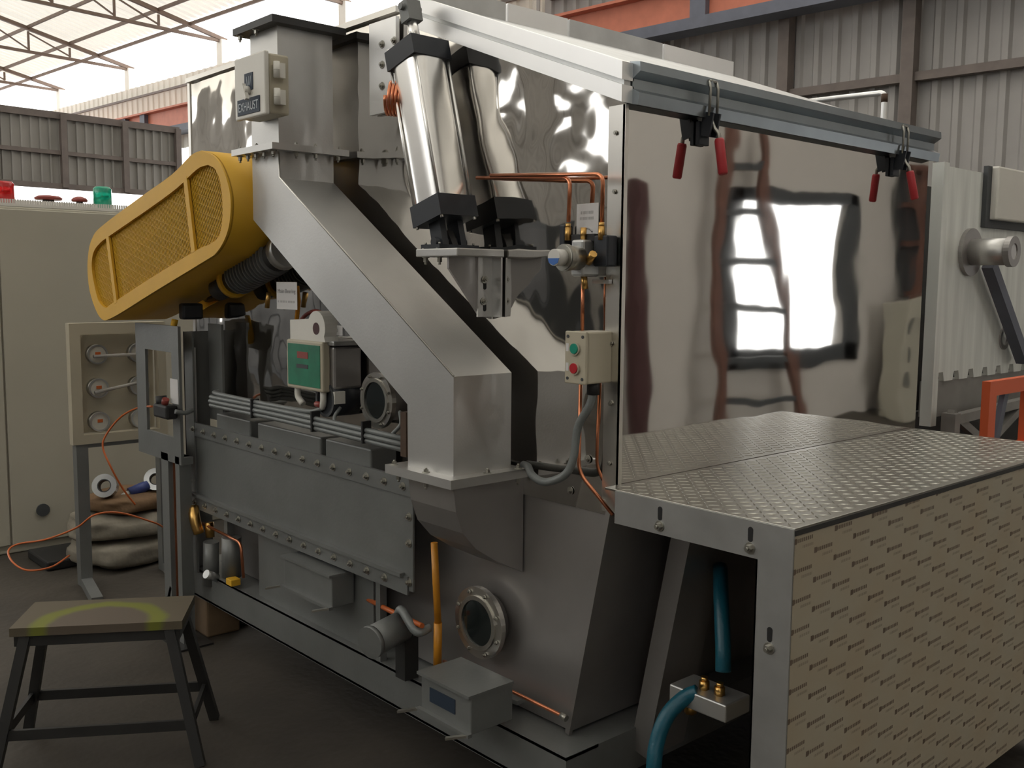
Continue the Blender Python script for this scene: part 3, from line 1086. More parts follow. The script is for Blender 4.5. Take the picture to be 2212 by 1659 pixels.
MB().cyl(c0+Vector((.024, -.01, -.01)), c0+Vector((.050, -.02, .01)), .010, 8).build('brass_elbow', M['brass'], rg)
MB().cyl(c0+Vector((0, 0, -.045)), c0+Vector((0, .005, -.075)), .008, 8).build('brass_union', M['brass'], rg)
MB().box(c0+Vector((.0, .03, -.062)), c0+Vector((.055, .042, -.052))).build('mounting_bracket', M['galv'], rg)


def paper_tag(name, label, pts, Y, lines):
    a, b, c = (at(*q, Y=Y) for q in pts)      # top-left, top-right, bottom-left
    t = thing(name, label, 'tag', a)
    x0, x1, z1, z0 = a.x, b.x, a.z, c.z
    MB().box((x0, Y, z0), (x1, Y+.0015, z1)).build('paper', M['paper'], t)
    for (s, fx, fz, sz, m) in lines:
        if s is None:           # too blurred to read in the photograph: a row of small grey strokes
            g = MB()
            n_ = 7
            w_ = (x1-x0)*fx/n_
            for k in range(n_):
                xa = (x0+x1)/2-(x1-x0)*fx/2+k*w_
                zc_ = z0+(z1-z0)*fz
                g.box((xa, Y-.0006, zc_-sz*.4), (xa+w_*(.55, .8, .7)[k % 3], Y-.0002, zc_+sz*.4))
            g.build('printed_line', M[m], t)
            continue
        text_part(s, sz, (x0+(x1-x0)*.5, Y-.0006, z0+(z1-z0)*fz), (1, 0, 0), (0, 0, 1), M[m], t, fit=(x1-x0)*fx)
    return t


tg = paper_tag('paper_tag', 'white printed paper tag between the two upright copper tubes above the regulator', ((1246, 441), (1293, 441), (1246, 510)), -.012, ((None, .60, .72, .009, 'inkfaint'), (None, .64, .54, .009, 'inkfaint')))
g = MB()
q = at(1269, 505, Y=-.013)
arc = [q+Vector((math.cos(R(a))*.017, 0, math.sin(R(a))*.014)) for a in range(20, 161, 14)]
g.tube(arc, .0022, 6)
g.build('printed_arc', M['inkfaint'], tg)
paper_tag('paper_tag', 'white printed paper tag hanging under the yellow guard beside a dark pipe', ((597, 609), (641, 606), (597, 667)), -.12, (('Main Bearing', .86, .66, .020, 'ink'), (None, .88, .28, .009, 'inkfaint')))
paper_tag('paper_tag', 'small white paper tag on top of the green-faced actuator, against the duct', ((703, 701), (740, 701), (703, 722)), -.10, ((None, .55, .5, .014, 'inkfaint'),))

# ------------------------------------------------------------------ push-button box and its conduit
pb = thing('push_button_box', 'cream push-button box with green and red buttons by the corner strip', 'control box', (-.06, -.05, 1.25))
BX0, BX1, BZ0, BZ1, BY = -.096, -.026, 1.253, 1.380, -.095
MB().bbox((BX0, BY+.006, BZ0), (BX1, -.004, BZ1), .004).build('enclosure', M['cream'], pb)
MB().bbox((BX0-.001, BY-.004, BZ0-.001), (BX1+.001, BY+.005, BZ1+.001), .003).build('cover', M['cream'], pb)
xc = (BX0+BX1)/2+.001
for z, m, nm in ((1.339, 'greenbtn', 'green_button'), (1.291, 'redbtn', 'red_button')):
    MB().ring((xc, BY-.004, z), (0, -1, 0), .0165, .0115, .005).build('bezel', M['cream'], pb)
    MB().cyl((xc, BY-.003, z), (xc, BY-.012, z), .0125, 20).build(nm, M[m], pb)
    MB().box((BX0+.004, BY-.0048, z-.008), (BX0+.013, BY-.0040, z+.012)).build('legend_plate', M['paper'], pb)
g = unit(MB().cyl((0, 0, 0), (0, -.0015, 0), .0042, 10), 'screw', M['darkgrey'])
copies(g, pb, 'screw', [(x, BY-.004, z) for x in (BX0+.010, BX1-.010) for z in (BZ0+.012, BZ1-.012)])
path = catmull([(-.045, -.05, 1.25), (-.050, -.055, 1.20), (-.085, -.06, 1.14), (-.095, -.065, 1.06), (-.115, -.075, 1.015), (-.17, -.09, .99), (-.24, -.07, .994), (-.31, -.02, 1.0), (-.345, -.006, 1.0)], 8)
cdt = solo(MB().tube(path, .0105, 12), 'flexible_conduit', M['conduit'], 'grey flexible conduit curving from the push-button box to the duct foot', 'conduit')
MB().cyl((-.045, -.05, 1.224), (-.045, -.05, 1.256), .016, 10).build('gland', M['blackrubber'], cdt)

# ------------------------------------------------------------------ actuator with green face, mounted on the side sheet
am = thing('actuator_unit', 'cream actuator with a green face plate and rounded bearing head, left of the diagonal duct', 'actuator', (-1.38, -.08, 1.1))
YA = -.15
a, b, c = at(618, 733, Y=YA), at(696, 733, Y=YA), at(618, 832, Y=YA)
x0, x1, z1, z0 = a.x, b.x, 1.300, 1.135
MB().bbox((x0, YA, z0), (x1, YA+.03, z1), .006).build('face_frame', M['cream'], am)
MB().box((x0+.014, YA-.002, z0+.013), (x1-.014, YA, z1-.013)).build('face_plate', M['greenface'], am)
xm = (x0+x1)/2
MB().box((xm-.04, YA-.003, z0+.105), (xm+.03, YA-.002, z0+.127)).build('printed_label', M['maroon'], am)
MB().box((xm-.045, YA-.003, z0+.072), (xm+.03, YA-.002, z0+.085)).build('printed_label', M['darkgrey'], am)
MB().bbox((x0+.02, YA+.03, z0+.01), (x1+.02, -.012, z1-.015), .008).build('housing', M['lowersteel'], am)
MB().bbox((x0+.02, YA+.02, z1-.012), (x1+.035, -.01, z1+.004), .004).build('lid', M['galv'], am)
# bearing head on top
g = MB()
xb_ = x1-.045
arcp = [(x0+.02, z1), (x0+.02, z1+.065)]+[(xb_+.055*math.cos(R(t)), z1+.045+.055*math.sin(R(t))) for t in range(150, -31, -15)]+[(xb_+.055, z1)]
g.prism(arcp, 'y', YA+.005, YA+.055)
g.build('bearing_head', M['white_enamel'], am)
MB().cyl((xb_, YA+.004, z1+.042), (xb_, YA+.0055, z1+.042), .020, 20).build('bore', M['darkred'], am)
for (xa, xe) in ((x0+.04, x0+.065), (x1-.03, x1-.045)):
    MB().tube(catmull([(xa, YA+.02, z0+.005), (xa, YA+.02, z0-.03), (xe, YA+.025, z0-.055)], 4), .011, 8).build('foot', M['white_enamel'], am)
MB().cyl((x1-.075, YA+.02, z0-.045), (x1-.045, YA+.02, z0-.045), .01, 10).build('red_grommet', M['maroon'], am)
ca = at(716, 862, Y=-.10)
fb = thing('blower_motor', 'black round-ended blower motor below the actuator, behind the grey conduits', 'motor', ca)
MB().cyl(ca+Vector((0, -.02, 0)), ca+Vector((0, .085, 0)), .058, 28).build('housing', M['black'], fb)
MB().ring(ca+Vector((0, -.02, 0)), (0, -1, 0), .058, .048, .006).build('rim', M['darkgrey'], fb)
MB().obox(ca+Vector((.055, -.005, .01)), (1, 0, 0), (0, 1, 0), (0, 0, 1), .006, .02, .02).build('terminal', M['white_enamel'], fb)


path = [at(642, 618, Y=-.09), at(645, 650, Y=-.09), at(641, 690, Y=-.09)]
solo(MB().tube(path, .008, 8), 'yellow_tube', M['yellowpipe'], 'short yellow tube rising from the actuator beside the hanging paper tag', 'tube')
path = catmull([at(648, 694, Y=-.06), at(664, 678, Y=-.06), at(684, 672, Y=-.06), at(702, 682, Y=-.06), at(710, 700, Y=-.06)], 6)
solo(MB().tube(path, .007, 8), 'maroon_cable', M['maroon'], 'dark red cable arching over the actuator head', 'cable')
g = MB().cyl(at(577, 665, Y=-.07), at(580, 632, Y=-.07), .009, 8)
solo(g, 'brass_nipple', M['brass'], 'small upright brass nipple left of the hanging paper tag', 'fitting')


def sight_port(label, c, ro, ri, deep, nb):
    t = thing('sight_port', label, 'port', c)
    MB().cyl((c.x, -.001, c.z), (c.x, c.y, c.z), ri*1.12, 28).build('neck', M['lowersteel'], t)
    MB().ring((c.x, c.y+.014, c.z), (0, -1, 0), ro, ri, .016, 36).build('flange', M['steel_edge'], t)
    MB().ring((c.x, c.y-.002, c.z), (0, -1, 0), ri*1.16, ri*.98, .006, 36).build('clamp_ring', M['bolt'], t)
    MB().cyl((c.x, c.y-.001, c.z), (c.x, c.y-.003, c.z), ri*.99, 36).build('dark_glass', M['glass'], t)
    locs = [(c.x+(ro+ri*1.16)/2*math.cos(2*math.pi*(k+.5)/nb), c.y-.002, c.z+(ro+ri*1.16)/2*math.sin(2*math.pi*(k+.5)/nb)) for k in range(nb)]
    copies(unit(hexbolt((0, -1, 0), .0055, .005, False), 'bolt', M['bolt']), t, 'bolt', locs)


q = at(1033, 1345, Y=-.05)
sight_port('round flanged sight port low on the hopper, next to the yellow pipe', q, .104, .068, .05, 8)
q = at(813, 865, Y=-.075)
sight_port('round flanged sight port just left of the diagonal duct, above the conduits', q, .089, .060, .07, 8)

# ------------------------------------------------------------------ grey conduits above the access cover
A0, A1 = at(446, 858, Y=-.155), at(872, 957, Y=-.155)
A0.z = A1.z = 1.038
for k, (dz, y, nm) in enumerate(((.024, -.150, 'uppermost'), (.008, -.155, 'second'), (-.008, -.158, 'third'), (-.024, -.155, 'lowest'))):
    s = [Vector((A0.x-.01+k*.012, y+.05, 1.038+dz-.004)), Vector((A0.x+.03, y+.01, 1.038+dz)), Vector((A0.x+.10, y, 1.038+dz)), Vector((-1.4, y, 1.038+dz+.003)), Vector((A1.x, y+.0, 1.034+dz))]
    if k == 0:
        s = [Vector((A0.x-.01, y+.05, 1.06)), Vector((A0.x+.10, y, 1.062)), Vector((-1.35, y, 1.062)), Vector((-1.22, y+.02, 1.07)), Vector((-1.16, y+.06, 1.12))]
    solo(MB().tube(catmull(s, 6), .0085, 10), 'grey_conduit', M['conduit'], 'grey flexible conduit running above the access cover, %s of the four in the bundle' % nm, 'conduit', 'grey conduits above the access cover')
for k, x in enumerate((-1.62, -1.20, -.90)):
    solo(MB().box((x, -.170, 1.004), (x+.008, -.138, 1.072)), 'conduit_clamp', M['blackrubber'], ('black tie round the conduit bundle nearest the left post', 'black tie round the conduit bundle below the green-faced actuator', 'black tie round the conduit bundle below the round port')[k], 'clamp', 'ties on the conduit bundle')
path = catmull([at(735, 880, Y=-.10), at(722, 905, Y=-.13), at(735, 935, Y=-.14), at(770, 948, Y=-.15)], 6)
solo(MB().tube(path, .006, 8), 'motor_cable', M['conduit'], 'thin grey cable looping from the black blower motor to the conduits', 'cable')
path = catmull([at(864, 890, Y=-.08), at(866, 915, Y=-.12), at(850, 935, Y=-.14), at(838, 945, Y=-.15)], 6)
solo(MB().tube(path, .006, 8), 'port_cable', M['conduit'], 'thin grey cable curling under the upper sight port', 'cable')
# cable tray end plate right of the conduits
g = MB().box((at(868, 905, Y=-.17).x, -.175, .995), (at(880, 905, Y=-.17).x, -.06, 1.125))
solo(g, 'tray_end_plate', M['rust'], 'narrow rust-edged plate at the right end of the conduits, against the duct', 'plate')


# ------------------------------------------------------------------ junction boxes with drip lips
def junction_box(label, x0, x1, z0, z1, y0, y1):
    t = thing('junction_box', label, 'junction box', ((x0+x1)/2, y1, z0))
    MB().bbox((x0, y0, z0), (x1, y1, z1), .003).build('enclosure', M['greypaint'], t)
    MB().box((x0-.006, y0-.012, z1-.006), (x1+.004, y1, z1+.002)).build('drip_lip', M['greypaint'], t)
    MB().box((x0-.008, y0-.014, z0-.004), (x1+.004, y0, z0+.006)).build('lower_lip', M['greypaint'], t)
    for x in (x0, x1):
        MB().bar((x, y0-.005, z0+.002), (x-.05, y0-.045, z0-.012), .012, .006).build('latch_tab', M['bolt'], t)
    return t


jb = junction_box('grey junction box with drip lips mounted below the access cover', -1.40, -1.085, .435, .545, -.165, -.08)
jb = junction_box('grey junction box with drip lips on the base channel below the round port', -.485, -.270, .325, .432, -.25, -.105)
b_ = WB[jb.name]
MB().box((-.445, -.2525, .36), (-.335, -.250, .40)).build('nameplate', M['navyplate'], jb)

# small motor with bent grey conduit
sm = thing('solenoid_motor', 'small grey cylindrical motor on the base channel, left of the yellow pipe', 'motor', (-.85, -.1, .40))
a, b = at(800, 1388, Y=-.25), at(868, 1352, Y=-.12)
d = (b-a).normalized()
MB().cyl(a, b, .046, 22).cyl(a-d*.004, a+d*.012, .049, 22).build('housing', M['greypaint'], sm)
MB().box((b.x-.02, -.13, .292), (b.x+.03, -.08, b.z-.03)).build('pedestal', M['darksteel'], sm)
path = catmull([b+Vector((-.02, 0, .035)), b+Vector((.03, -.02, .06)), at(900, 1365, Y=-.14), at(930, 1355, Y=-.10)], 6)
MB().tube(path, .013, 10).build('conduit', M['conduit'], sm)
path = [at(786, 1290, Y=-.06), at(840, 1318, Y=-.10), at(912, 1352, Y=-.14)]
solo(MB().tube(path, .008, 8), 'red_cable', M['orangehose'], 'orange-red cable slanting down to the small grey motor', 'cable')

yp = thing('gas_pipe', 'upright yellow-orange gas pipe in front of the hopper', 'pipe', (-.61, -.1, .3))
MB().tube([at(938, 1172, Y=-.1), at(946, 1345, Y=-.1)], .0105, 12).build('pipe', M['yellowpipe'], yp)
MB().cyl(at(946, 1345, Y=-.1), at(945, 1450, Y=-.1), .0125, 12).build('socket', M['yellowpipe'], yp)

# valve group at the left end of the base
vg = thing('gas_valve_group', 'grey gas valves with brass ends at the left end of the base', 'valve', (-2.1, -.1, .29))
for (x, y0_, y1_, r) in ((456, 1170, 1262, .032), (500, 1160, 1245, .038)):
    MB().cyl(at(x, y1_, Y=-.09), at(x, y0_, Y=-.09), r, 16).build('valve_body', M['greypaint'], vg)
MB().tube(catmull([at(418, 1096, Y=-.14), at(421, 1122, Y=-.15), at(430, 1152, Y=-.14)], 4), .022, 10).build('brass_bend', M['brass'], vg)
MB().cyl(at(452, 1128, Y=-.10), at(454, 1160, Y=-.10), .018, 12).build('brass_union', M['brass'], vg)
MB().tube(fillet([at(436, 1130, Y=-.11), at(520, 1172, Y=-.11), at(526, 1248, Y=-.11)], .03), .006, 8).build('copper_line', M['copper'], vg)
MB().bbox(at(488, 1262, Y=-.13), at(520, 1250, Y=-.09), .002).build('yellow_handle', M['yellow'], vg)
MB().cyl(at(445, 1240, Y=-.15), at(468, 1248, Y=-.10), .018, 10).build('pipe_stub', M['galv'], vg)

# ------------------------------------------------------------------ left support frame (grey slotted plate)
sf = thing('support_frame', 'grey slotted steel frame at the left end of the machine before the gauge board', 'frame', (-2.38, -.2, 0))
FY = -.20
fx0, fx1, fz0, fz1 = -2.60, -2.16, .785, 1.312
sx0, sx1, sz0, sz1 = -2.50, -2.23, .86, 1.205
g = MB()
g.box((fx0, FY, fz0), (sx0, FY+.012, fz1)).box((sx1, FY, fz0), (fx1, FY+.012, fz1)).box((sx0, FY, sz1), (sx1, FY+.012, fz1)).box((sx0, FY, fz0), (sx1, FY+.012, sz0))
g.box((fx0, FY, fz0-.03), (fx1, FY+.05, fz0))
g.build('slotted_plate', M['greypaint'], sf)
MB().prism([(-2.36, 0), (-2.36, fz0), (-2.29, fz0), (-2.29, 0)], 'y', FY+.0, FY+.05).build('leg', M['greypaint'], sf)
MB().prism([(-2.22, 0), (-2.22, fz0), (-2.18, fz0), (-2.18, 0)], 'y', FY+.0, FY+.05).build('leg', M['greypaint'], sf)
MB().prism([(-2.42, 0), (-2.42, .008), (-2.12, .008), (-2.12, 0)], 'y', FY-.04, FY+.10).build('foot_plate', M['darksteel'], sf)
MB().bar((-2.40, FY+.02, .01), (-2.30, FY+.02, .22), .04, .02).build('foot_gusset', M['darksteel'], sf)
MB().box((-2.335, FY+.10, sz0+.02), (-2.245, FY+.11, sz1+.015)).build('bright_strip', M['lidsteel'], sf, 'bright steel strip seen through the slot')
MB().box((-2.30, FY+.02, .02), (-2.285, FY+.03, .76)).build('copper_bar', M['copper'], sf)
MB().box((-2.245, FY-.0015, 1.00), (-2.17, FY, 1.10)).build('paper_notice', M['paper'], sf)
MB().tube(catmull([at(378, 690, Y=-.16), at(373, 720, Y=-.17), at(376, 748, Y=-.17)], 4), .014, 8).build('yellow_strap', M['yellow'], sf)
yv = thing('solenoid_valve', 'black solenoid valve with a red cap hanging in the slot of the grey frame', 'valve', at(352, 890, Y=-.24))
MB().bbox(at(330, 900, Y=-.26), at(385, 875, Y=-.21), .01).build('body', M['blackrubber'], yv)
MB().cyl(at(350, 878, Y=-.235), at(348, 855, Y=-.235), .022, 14).build('coil_housing', M['blackrubber'], yv)
MB().cyl(at(356, 872, Y=-.255), at(358, 862, Y=-.255), .014, 12).build('red_cap', M['maroon'], yv)
MB().tube(catmull([at(378, 889, Y=-.24), at(400, 892, Y=-.20), at(416, 886, Y=-.16)], 5), .009, 8).build('grey_pipe', M['conduit'], yv)
path = catmull([at(328, 878, Y=-.26), at(300, 880, X=-2.9), at(262, 900, X=-3.1), at(232, 935, X=-3.15), at(222, 965, X=-3.15), at(240, 1010, X=-3.1), at(265, 1055, X=-3.1), at(292, 1090, X=-3.1)], 8)
solo(MB().tube(path, .0046, 8), 'air_hose', M['orangehose'], 'orange air hose drooping from the black solenoid valve past the gauge board', 'hose')
path = catmull([at(352, 1138, X=-3.05), at(330, 1128, X=-3.0), at(260, 1108, X=-3.0), at(205, 1112, X=-3.0), at(165, 1140, X=-3.1), at(100, 1165, X=-3.3), at(40, 1175, X=-3.5), at(18, 1190, X=-3.45), at(28, 1215, X=-3.3), at(60, 1232, X=-3.2), at(110, 1225, X=-3.2), at(150, 1200, X=-3.3)], 8)
path = [Vector((p.x, p.y, max(p.z, .008))) for p in path]
solo(MB().tube(path, .0046, 8), 'air_hose', M['orangehose'], 'orange hose lying over the sacks and looping on the floor at the cabinet', 'hose')

# ------------------------------------------------------------------ gauge board on a stand
GX = -3.30
gb = thing('gauge_board', 'cream framed gauge board on grey legs, holding six round flow gauges', 'gauge board', (GX, -.05, 0))
gy0, gy1, gz0, gz1 = -.265, .20, .70, 1.285
rcy0, rcy1, rcz0, rcz1 = -.215, .16, .745, 1.23
g = MB()
g.box((GX, gy0, gz0), (GX+.05, rcy0, gz1)).box((GX, rcy1, gz0), (GX+.05, gy1, gz1)).box((GX, rcy0, rcz1), (GX+.05, rcy1, gz1)).box((GX, rcy0, gz0), (GX+.05, rcy1, rcz0))
g.build('frame', M['cream'], gb)
MB().box((GX-.03, rcy0, rcz0), (GX-.02, rcy1, rcz1)).build('back_board', M['cream'], gb)
for y in (gy0+.015, .155):
    MB().box((GX-.01, y, 0), (GX+.045, y+.055, gz0)).build('leg', M['greypaint'], gb)
    MB().bar((GX+.02, y+.03, .02), (GX+.38, y-.04, .02), .05, .04).build('foot', M['greypaint'], gb)
MB().box((GX, gy0+.02, gz0-.02), (GX+.04, .2, gz0)).build('rail', M['greypaint'], gb)
for k, z in enumerate((1.13, .965, .80)):
    for j, y in enumerate((-.125, .075)):
        gg = thing('flow_gauge', '%s round flow gauge in the %s column of the gauge board' % (('top', 'middle', 'bottom')[k], ('left', 'right')[j]), 'gauge', (GX-.02, y, z), 'flow gauges on the board')
        MB().cyl((GX-.02, y, z), (GX+.015, y, z), .048, 26).build('case', M['bolt'], gg)
        MB().ring((GX+.015, y, z), (1, 0, 0), .048, .040, .006).build('bezel', M['galv'], gg)
        MB().cyl((GX+.015, y, z), (GX+.017, y, z), .040, 26).build('dial', M['gaugeface'], gg)
        MB().bbox((GX+.017, y-.012, z-.004), (GX+.019, y+.014, z+.012), .001).build('pointer', M['orangehose'], gg)
    if k < 2:
        solo(MB().cyl((GX+.03, -.15, z-.008+k*-.012), (GX+.03, .10, z-.006+k*.03), .0085, 10), 'glass_tube', M['clearplastic'], 'clear tube lying across the %s pair of gauges' % ('top', 'middle')[k], 'tube')

# ------------------------------------------------------------------ control cabinet with beacons and trunking
KX = -4.10
kb_ = thing('control_cabinet', 'large beige control cabinet at the left edge with a smooth front', 'cabinet', (KX, -.2, 0))
MB().bbox((KX-.55, -.62, .0), (KX, 1.6, 1.875), .008).build('body', M['cabinet'], kb_)
MB().bbox((KX, -.335, .05), (KX+.018, 1.5, 1.86), .004).build('door', M['cabinet'], kb_)
MB().bbox((KX, -.60, .05), (KX+.018, -.345, 1.86), .004).build('door', M['cabinet'], kb_)
MB().cyl((KX+.018, at(90, 1100, X=KX).y, at(90, 1100, X=KX).z), (KX+.03, at(90, 1100, X=KX).y, at(90, 1100, X=KX).z), .035, 16).build('cable_gland', M['darkgrey'], kb_)


def beacon(px, py0, py1, m, label):
    a, b = at(px, py1, X=KX-.1), at(px, py0, X=KX-.1)
    t = thing('warning_beacon', label, 'beacon', (a.x, a.y, 1.875))
    z0 = 1.897
    MB().cyl((a.x, a.y, 1.876), (a.x, a.y, z0), .040, 18).build('base', M['darkgrey'], t)
    MB().tube([(a.x, a.y, z0), (a.x, a.y, b.z-.012), (a.x, a.y, b.z)], [.050, .050, .040], 20).build('lens', m, t)


beacon(10, 392, 432, M['redbeacon'], 'red warning beacon on the cabinet top at the left edge')
beacon(222, 404, 446, M['greenbeacon'], 'green warning beacon on the cabinet top beside the yellow guard')
ct = thing('cable_trunking', 'white slotted cable trunking lying along the cabinet top edge', 'trunking', (KX-.03, 0, 1.876))
MB().box((KX-.075, -.62, 1.876), (KX-.005, .60, 1.892)).build('base', M['whiteplastic'], ct)
g = MB()
y = -.62
while y < .60:
    g.box((KX-.010, y, 1.882), (KX-.006, y+.0085, 1.914))
    g.box((KX-.074, y, 1.882), (KX-.070, y+.0085, 1.914))
    y += .0125
g.build('slotted_wall', M['whiteplastic'], ct, None, 'stuff')
for k, (px, lab) in enumerate(((172, 'small maroon mushroom knob on the cabinet top left of the green beacon'), (105, 'flatter maroon knob on the cabinet top between the two beacons'))):
    a = at(px, 442, X=KX-.15)
    t = thing('mushroom_knob', lab, 'knob', (a.x, a.y, 1.876))
    r = (.045, .075)[k]
    MB().tube([(a.x, a.y, 1.93), (a.x, a.y, 1.94), (a.x, a.y, 1.952), (a.x, a.y, 1.96-.004*k)], [r*.9, r, r*.75, r*.2], 18).build('cap', M['maroon'], t)
    MB().cyl((a.x, a.y, 1.876), (a.x, a.y, 1.932), r*.4, 14).build('stem', M['darkgrey'], t)


# ------------------------------------------------------------------ sacks and oddments on the floor
def sack(label, c, sx, sy, sz, m, seed, rz=0):
    bm = bmesh.new()
    bmesh.ops.create_uvsphere(bm, u_segments=40, v_segments=24, radius=1)
    ca, sa = math.cos(rz), math.sin(rz)
    for v in bm.verts:
        p = v.co.copy()
        q = Vector([math.copysign(abs(t)**.62, t) for t in p])
        k = 1+.13*noise.noise(p*1.7+Vector((seed, 0, 0)))+.055*noise.noise(p*4.5+Vector((0, seed, 0)))
        x, y, z = q.x*sx*k, q.y*sy*k, q.z*sz*k
        z = max(z, -sz*.96)
        v.co = Vector((c[0]+x*ca-y*sa, c[1]+x*sa+y*ca, c[2]+z))
    bm.verts.index_update()
    g = MB().add([v.co.copy() for v in bm.verts], [[v.index for v in f.verts] for f in bm.faces], True)
    bm.free()
    return solo(g, 'cloth_sack', m, label, 'sack', 'sacks on the floor')


sack('pale stuffed cloth sack lying lowest on the floor behind the gauge board legs', (-3.62, .10, .067), .24, .27, .07, M['sack'], 1.2, .2)
sack('pale folded cloth sack lying on top of the lowest sack', (-3.66, .09, .195), .23, .25, .066, M['sack'], 5.1, -.15)
sack('brown cloth bundle on top of the pale sacks', (-3.68, .16, .306), .20, .22, .052, M['sackbrown'], 8.3, .3)


def tape_roll(label, c, axis, ro, ri, w, m, m2):
    t = thing('tape_roll', label, 'roll', c)
    ax = Vector(axis).normalized()
    MB().ring(Vector(c)-ax*w/2, ax, ro, ri, w, 28).build('tape', m, t)
    MB().ring(Vector(c)-ax*w/2*1.02, ax, ri, ri*.86, w*1.02, 28).build('core', m2, t)


tape_roll('silver roll on the brown bundle, left of the blue bottle', (-3.60, .0, .41), (.8, -.5, .3), .062, .035, .06, M['silver_tape'], M['darkgrey'])
tape_roll('silver and black roll at the right end of the brown bundle', (-3.60, .27, .41), (.8, -.4, .3), .060, .032, .06, M['silver_tape'], M['blackrubber'])
a = at(292, 1072, X=-3.6)
bt = thing('blue_bottle', 'small blue bottle with a pale cap lying on the brown bundle', 'bottle', a)
MB().cyl(a+Vector((0, -.03, .02)), a+Vector((0, .07, .05)), .030, 14).build('body', M['bluetape'], bt)
MB().cyl(a+Vector((0, -.07, .005)), a+Vector((0, -.03, .02)), .018, 12).build('cap', M['whiteplastic'], bt)

# timber block under the left end of the base
bl = solo(MB().bbox((-2.42, -.09, 0), (-2.20, .06, .165), .01), 'timber_block', M['woodblock'], 'short timber block on the floor under the left end of the base channel', 'block')

# black hose channel on the floor by the cabinet
tray = solo(MB().bbox((-3.95, -.30, 0), (-3.62, -.02, .05), .01), 'floor_tray', M['blackrubber'], 'low black tray on the floor in front of the beige cabinet', 'tray')

# ------------------------------------------------------------------ stool in the foreground
st = thing('work_stool', 'rough wooden-topped steel stool with yellow paint marks, front left', 'stool', (-1.50, -.745, 0))
A, B_, C_, D_ = (at(x, y, Z=.45) for x, y in ((28, 1352), (68, 1306), (412, 1291), (402, 1336)))
sc = (A+B_+C_+D_)/4
e1 = ((D_-A)+(C_-B_)).normalized()
e1.z = 0
e2 = Vector((-e1.y, e1.x, 0))
hl, hw = ((D_-A).length+(C_-B_).length)/4, .125
WB['work_stool'] = Vector((sc.x, sc.y, 0))
st.location = (sc.x, sc.y, 0)
ez = Vector((0, 0, 1))
MB().obox((sc.x, sc.y, .437), e1, e2, ez, hl, hw, .013).build('board', M['stooltop'], st)
g = MB()
for s in (-1, 1):
    g.obox(Vector((sc.x, sc.y, .407))+e2*s*(hw-.012), e1, e2, ez, hl-.01, .003, .017)
    g.obox(Vector((sc.x, sc.y, .407))+e1*s*(hl-.012), e1, e2, ez, .003, hw-.01, .017)
g.build('apron', M['darksteel'], st)
legs = {}
for s in (-1, 1):
    for t in (-1, 1):
        top = Vector((sc.x, sc.y, .42))+e1*s*(hl-.04)+e2*t*(hw-.02)
        bot = Vector((sc.x, sc.y, 0))+e1*s*(hl+.05)+e2*t*(hw+.04)
        legs[s, t] = (top, bot)
        MB().bar(top, bot, .03, .03, e1).build('leg', M['darksteel'], st)
for t in (-1, 1):
    p0 = legs[-1, t][0].lerp(legs[-1, t][1], .70)
    p1 = legs[1, t][0].lerp(legs[1, t][1], .70)
    MB().bar(p0, p1, .012, .032).build('stretcher', M['darksteel'], st)
for s in (-1, 1):
    p0 = legs[s, -1][0].lerp(legs[s, -1][1], .70)
    p1 = legs[s, 1][0].lerp(legs[s, 1][1], .70)
    MB().bar(p0, p1, .012, .032).build('stretcher', M['darksteel'], st)

# ------------------------------------------------------------------ step box with tread-plate top in front of the machine
sb = thing('step_box', 'low box enclosure with tread-plate top and beige printed film on its front', 'enclosure', (.27, .73, 0))
SX0, SX1, SY0, SY1, SZ = .012, .535, -.055, 1.53, 1.0
MB().bbox((.003, SY0+.002, SZ-.006), (SX1, SY1, SZ), .001).build('top_plate', M['tread'], sb, 'tread plate with raised lugs')
lg = MB()
P_ = .0265
i = 0
x = SX0+.02
while x < SX1-.008:
    j = 0
    y = SY0+.02
    while y < SY1-.01:
        s = 1 if (i+j) % 2 else -1
        d = Vector((1, s, 0)).normalized()
        nn = Vector((-d.y, d.x, 0))
        c = Vector((x, y, SZ))
        L_, w_ = .0135, .0028
        vs = [c-d*L_, c+nn*w_, c+d*L_, c-nn*w_, c-d*L_*.6+Vector((0, 0, .0012)), c+d*L_*.6+Vector((0, 0, .0012))]
        lg.add(vs, [(0, 3, 4), (3, 2, 5), (3, 5, 4), (2, 1, 5), (1, 0, 4), (1, 4, 5)])
        y += P_
        j += 1
    x += P_
    i += 1
lg.build('tread_lugs', M['tread'], sb, None, 'stuff')
# near side frame: top flange, right flange, with slots and bolts
MB().box((SX0+.03, SY0-.004, .918), (SX1, SY0+.001, SZ-.002)).box((SX0+.03, SY0, SZ-.010), (SX1, SY0+.03, SZ-.006)).build('upper_flange', M['galv'], sb)
MB().box((.447, SY0-.004, .06), (SX1, SY0+.001, .918)).build('side_flange', M['galv'], sb)
MB().box((.447, SY0-.004, .06), (.451, SY0+.05, .918)).build('flange_return', M['galv'], sb)
slots = [(.183, .968), (.431, .968), (.487, .763), (.487, .42)]
def slotpoly(x, z):
    P = []
    for k in range(16):
        a = 2*math.pi*k/16
        P.append((x+.0065*math.cos(a), z+(.010 if math.sin(a) >= 0 else -.010)+.0065*math.sin(a)))
    return P
for x, z in slots:
    MB().prism(slotpoly(x, z), 'y', SY0-.0048, SY0-.0038).build('slot', M['blackrubber'], sb)
copies(unit(hexbolt((0, -1, 0), .0085, .009), 'bolt', M['bolt']), sb, 'bolt', [(x, SY0-.004, z-.030) for x, z in slots])
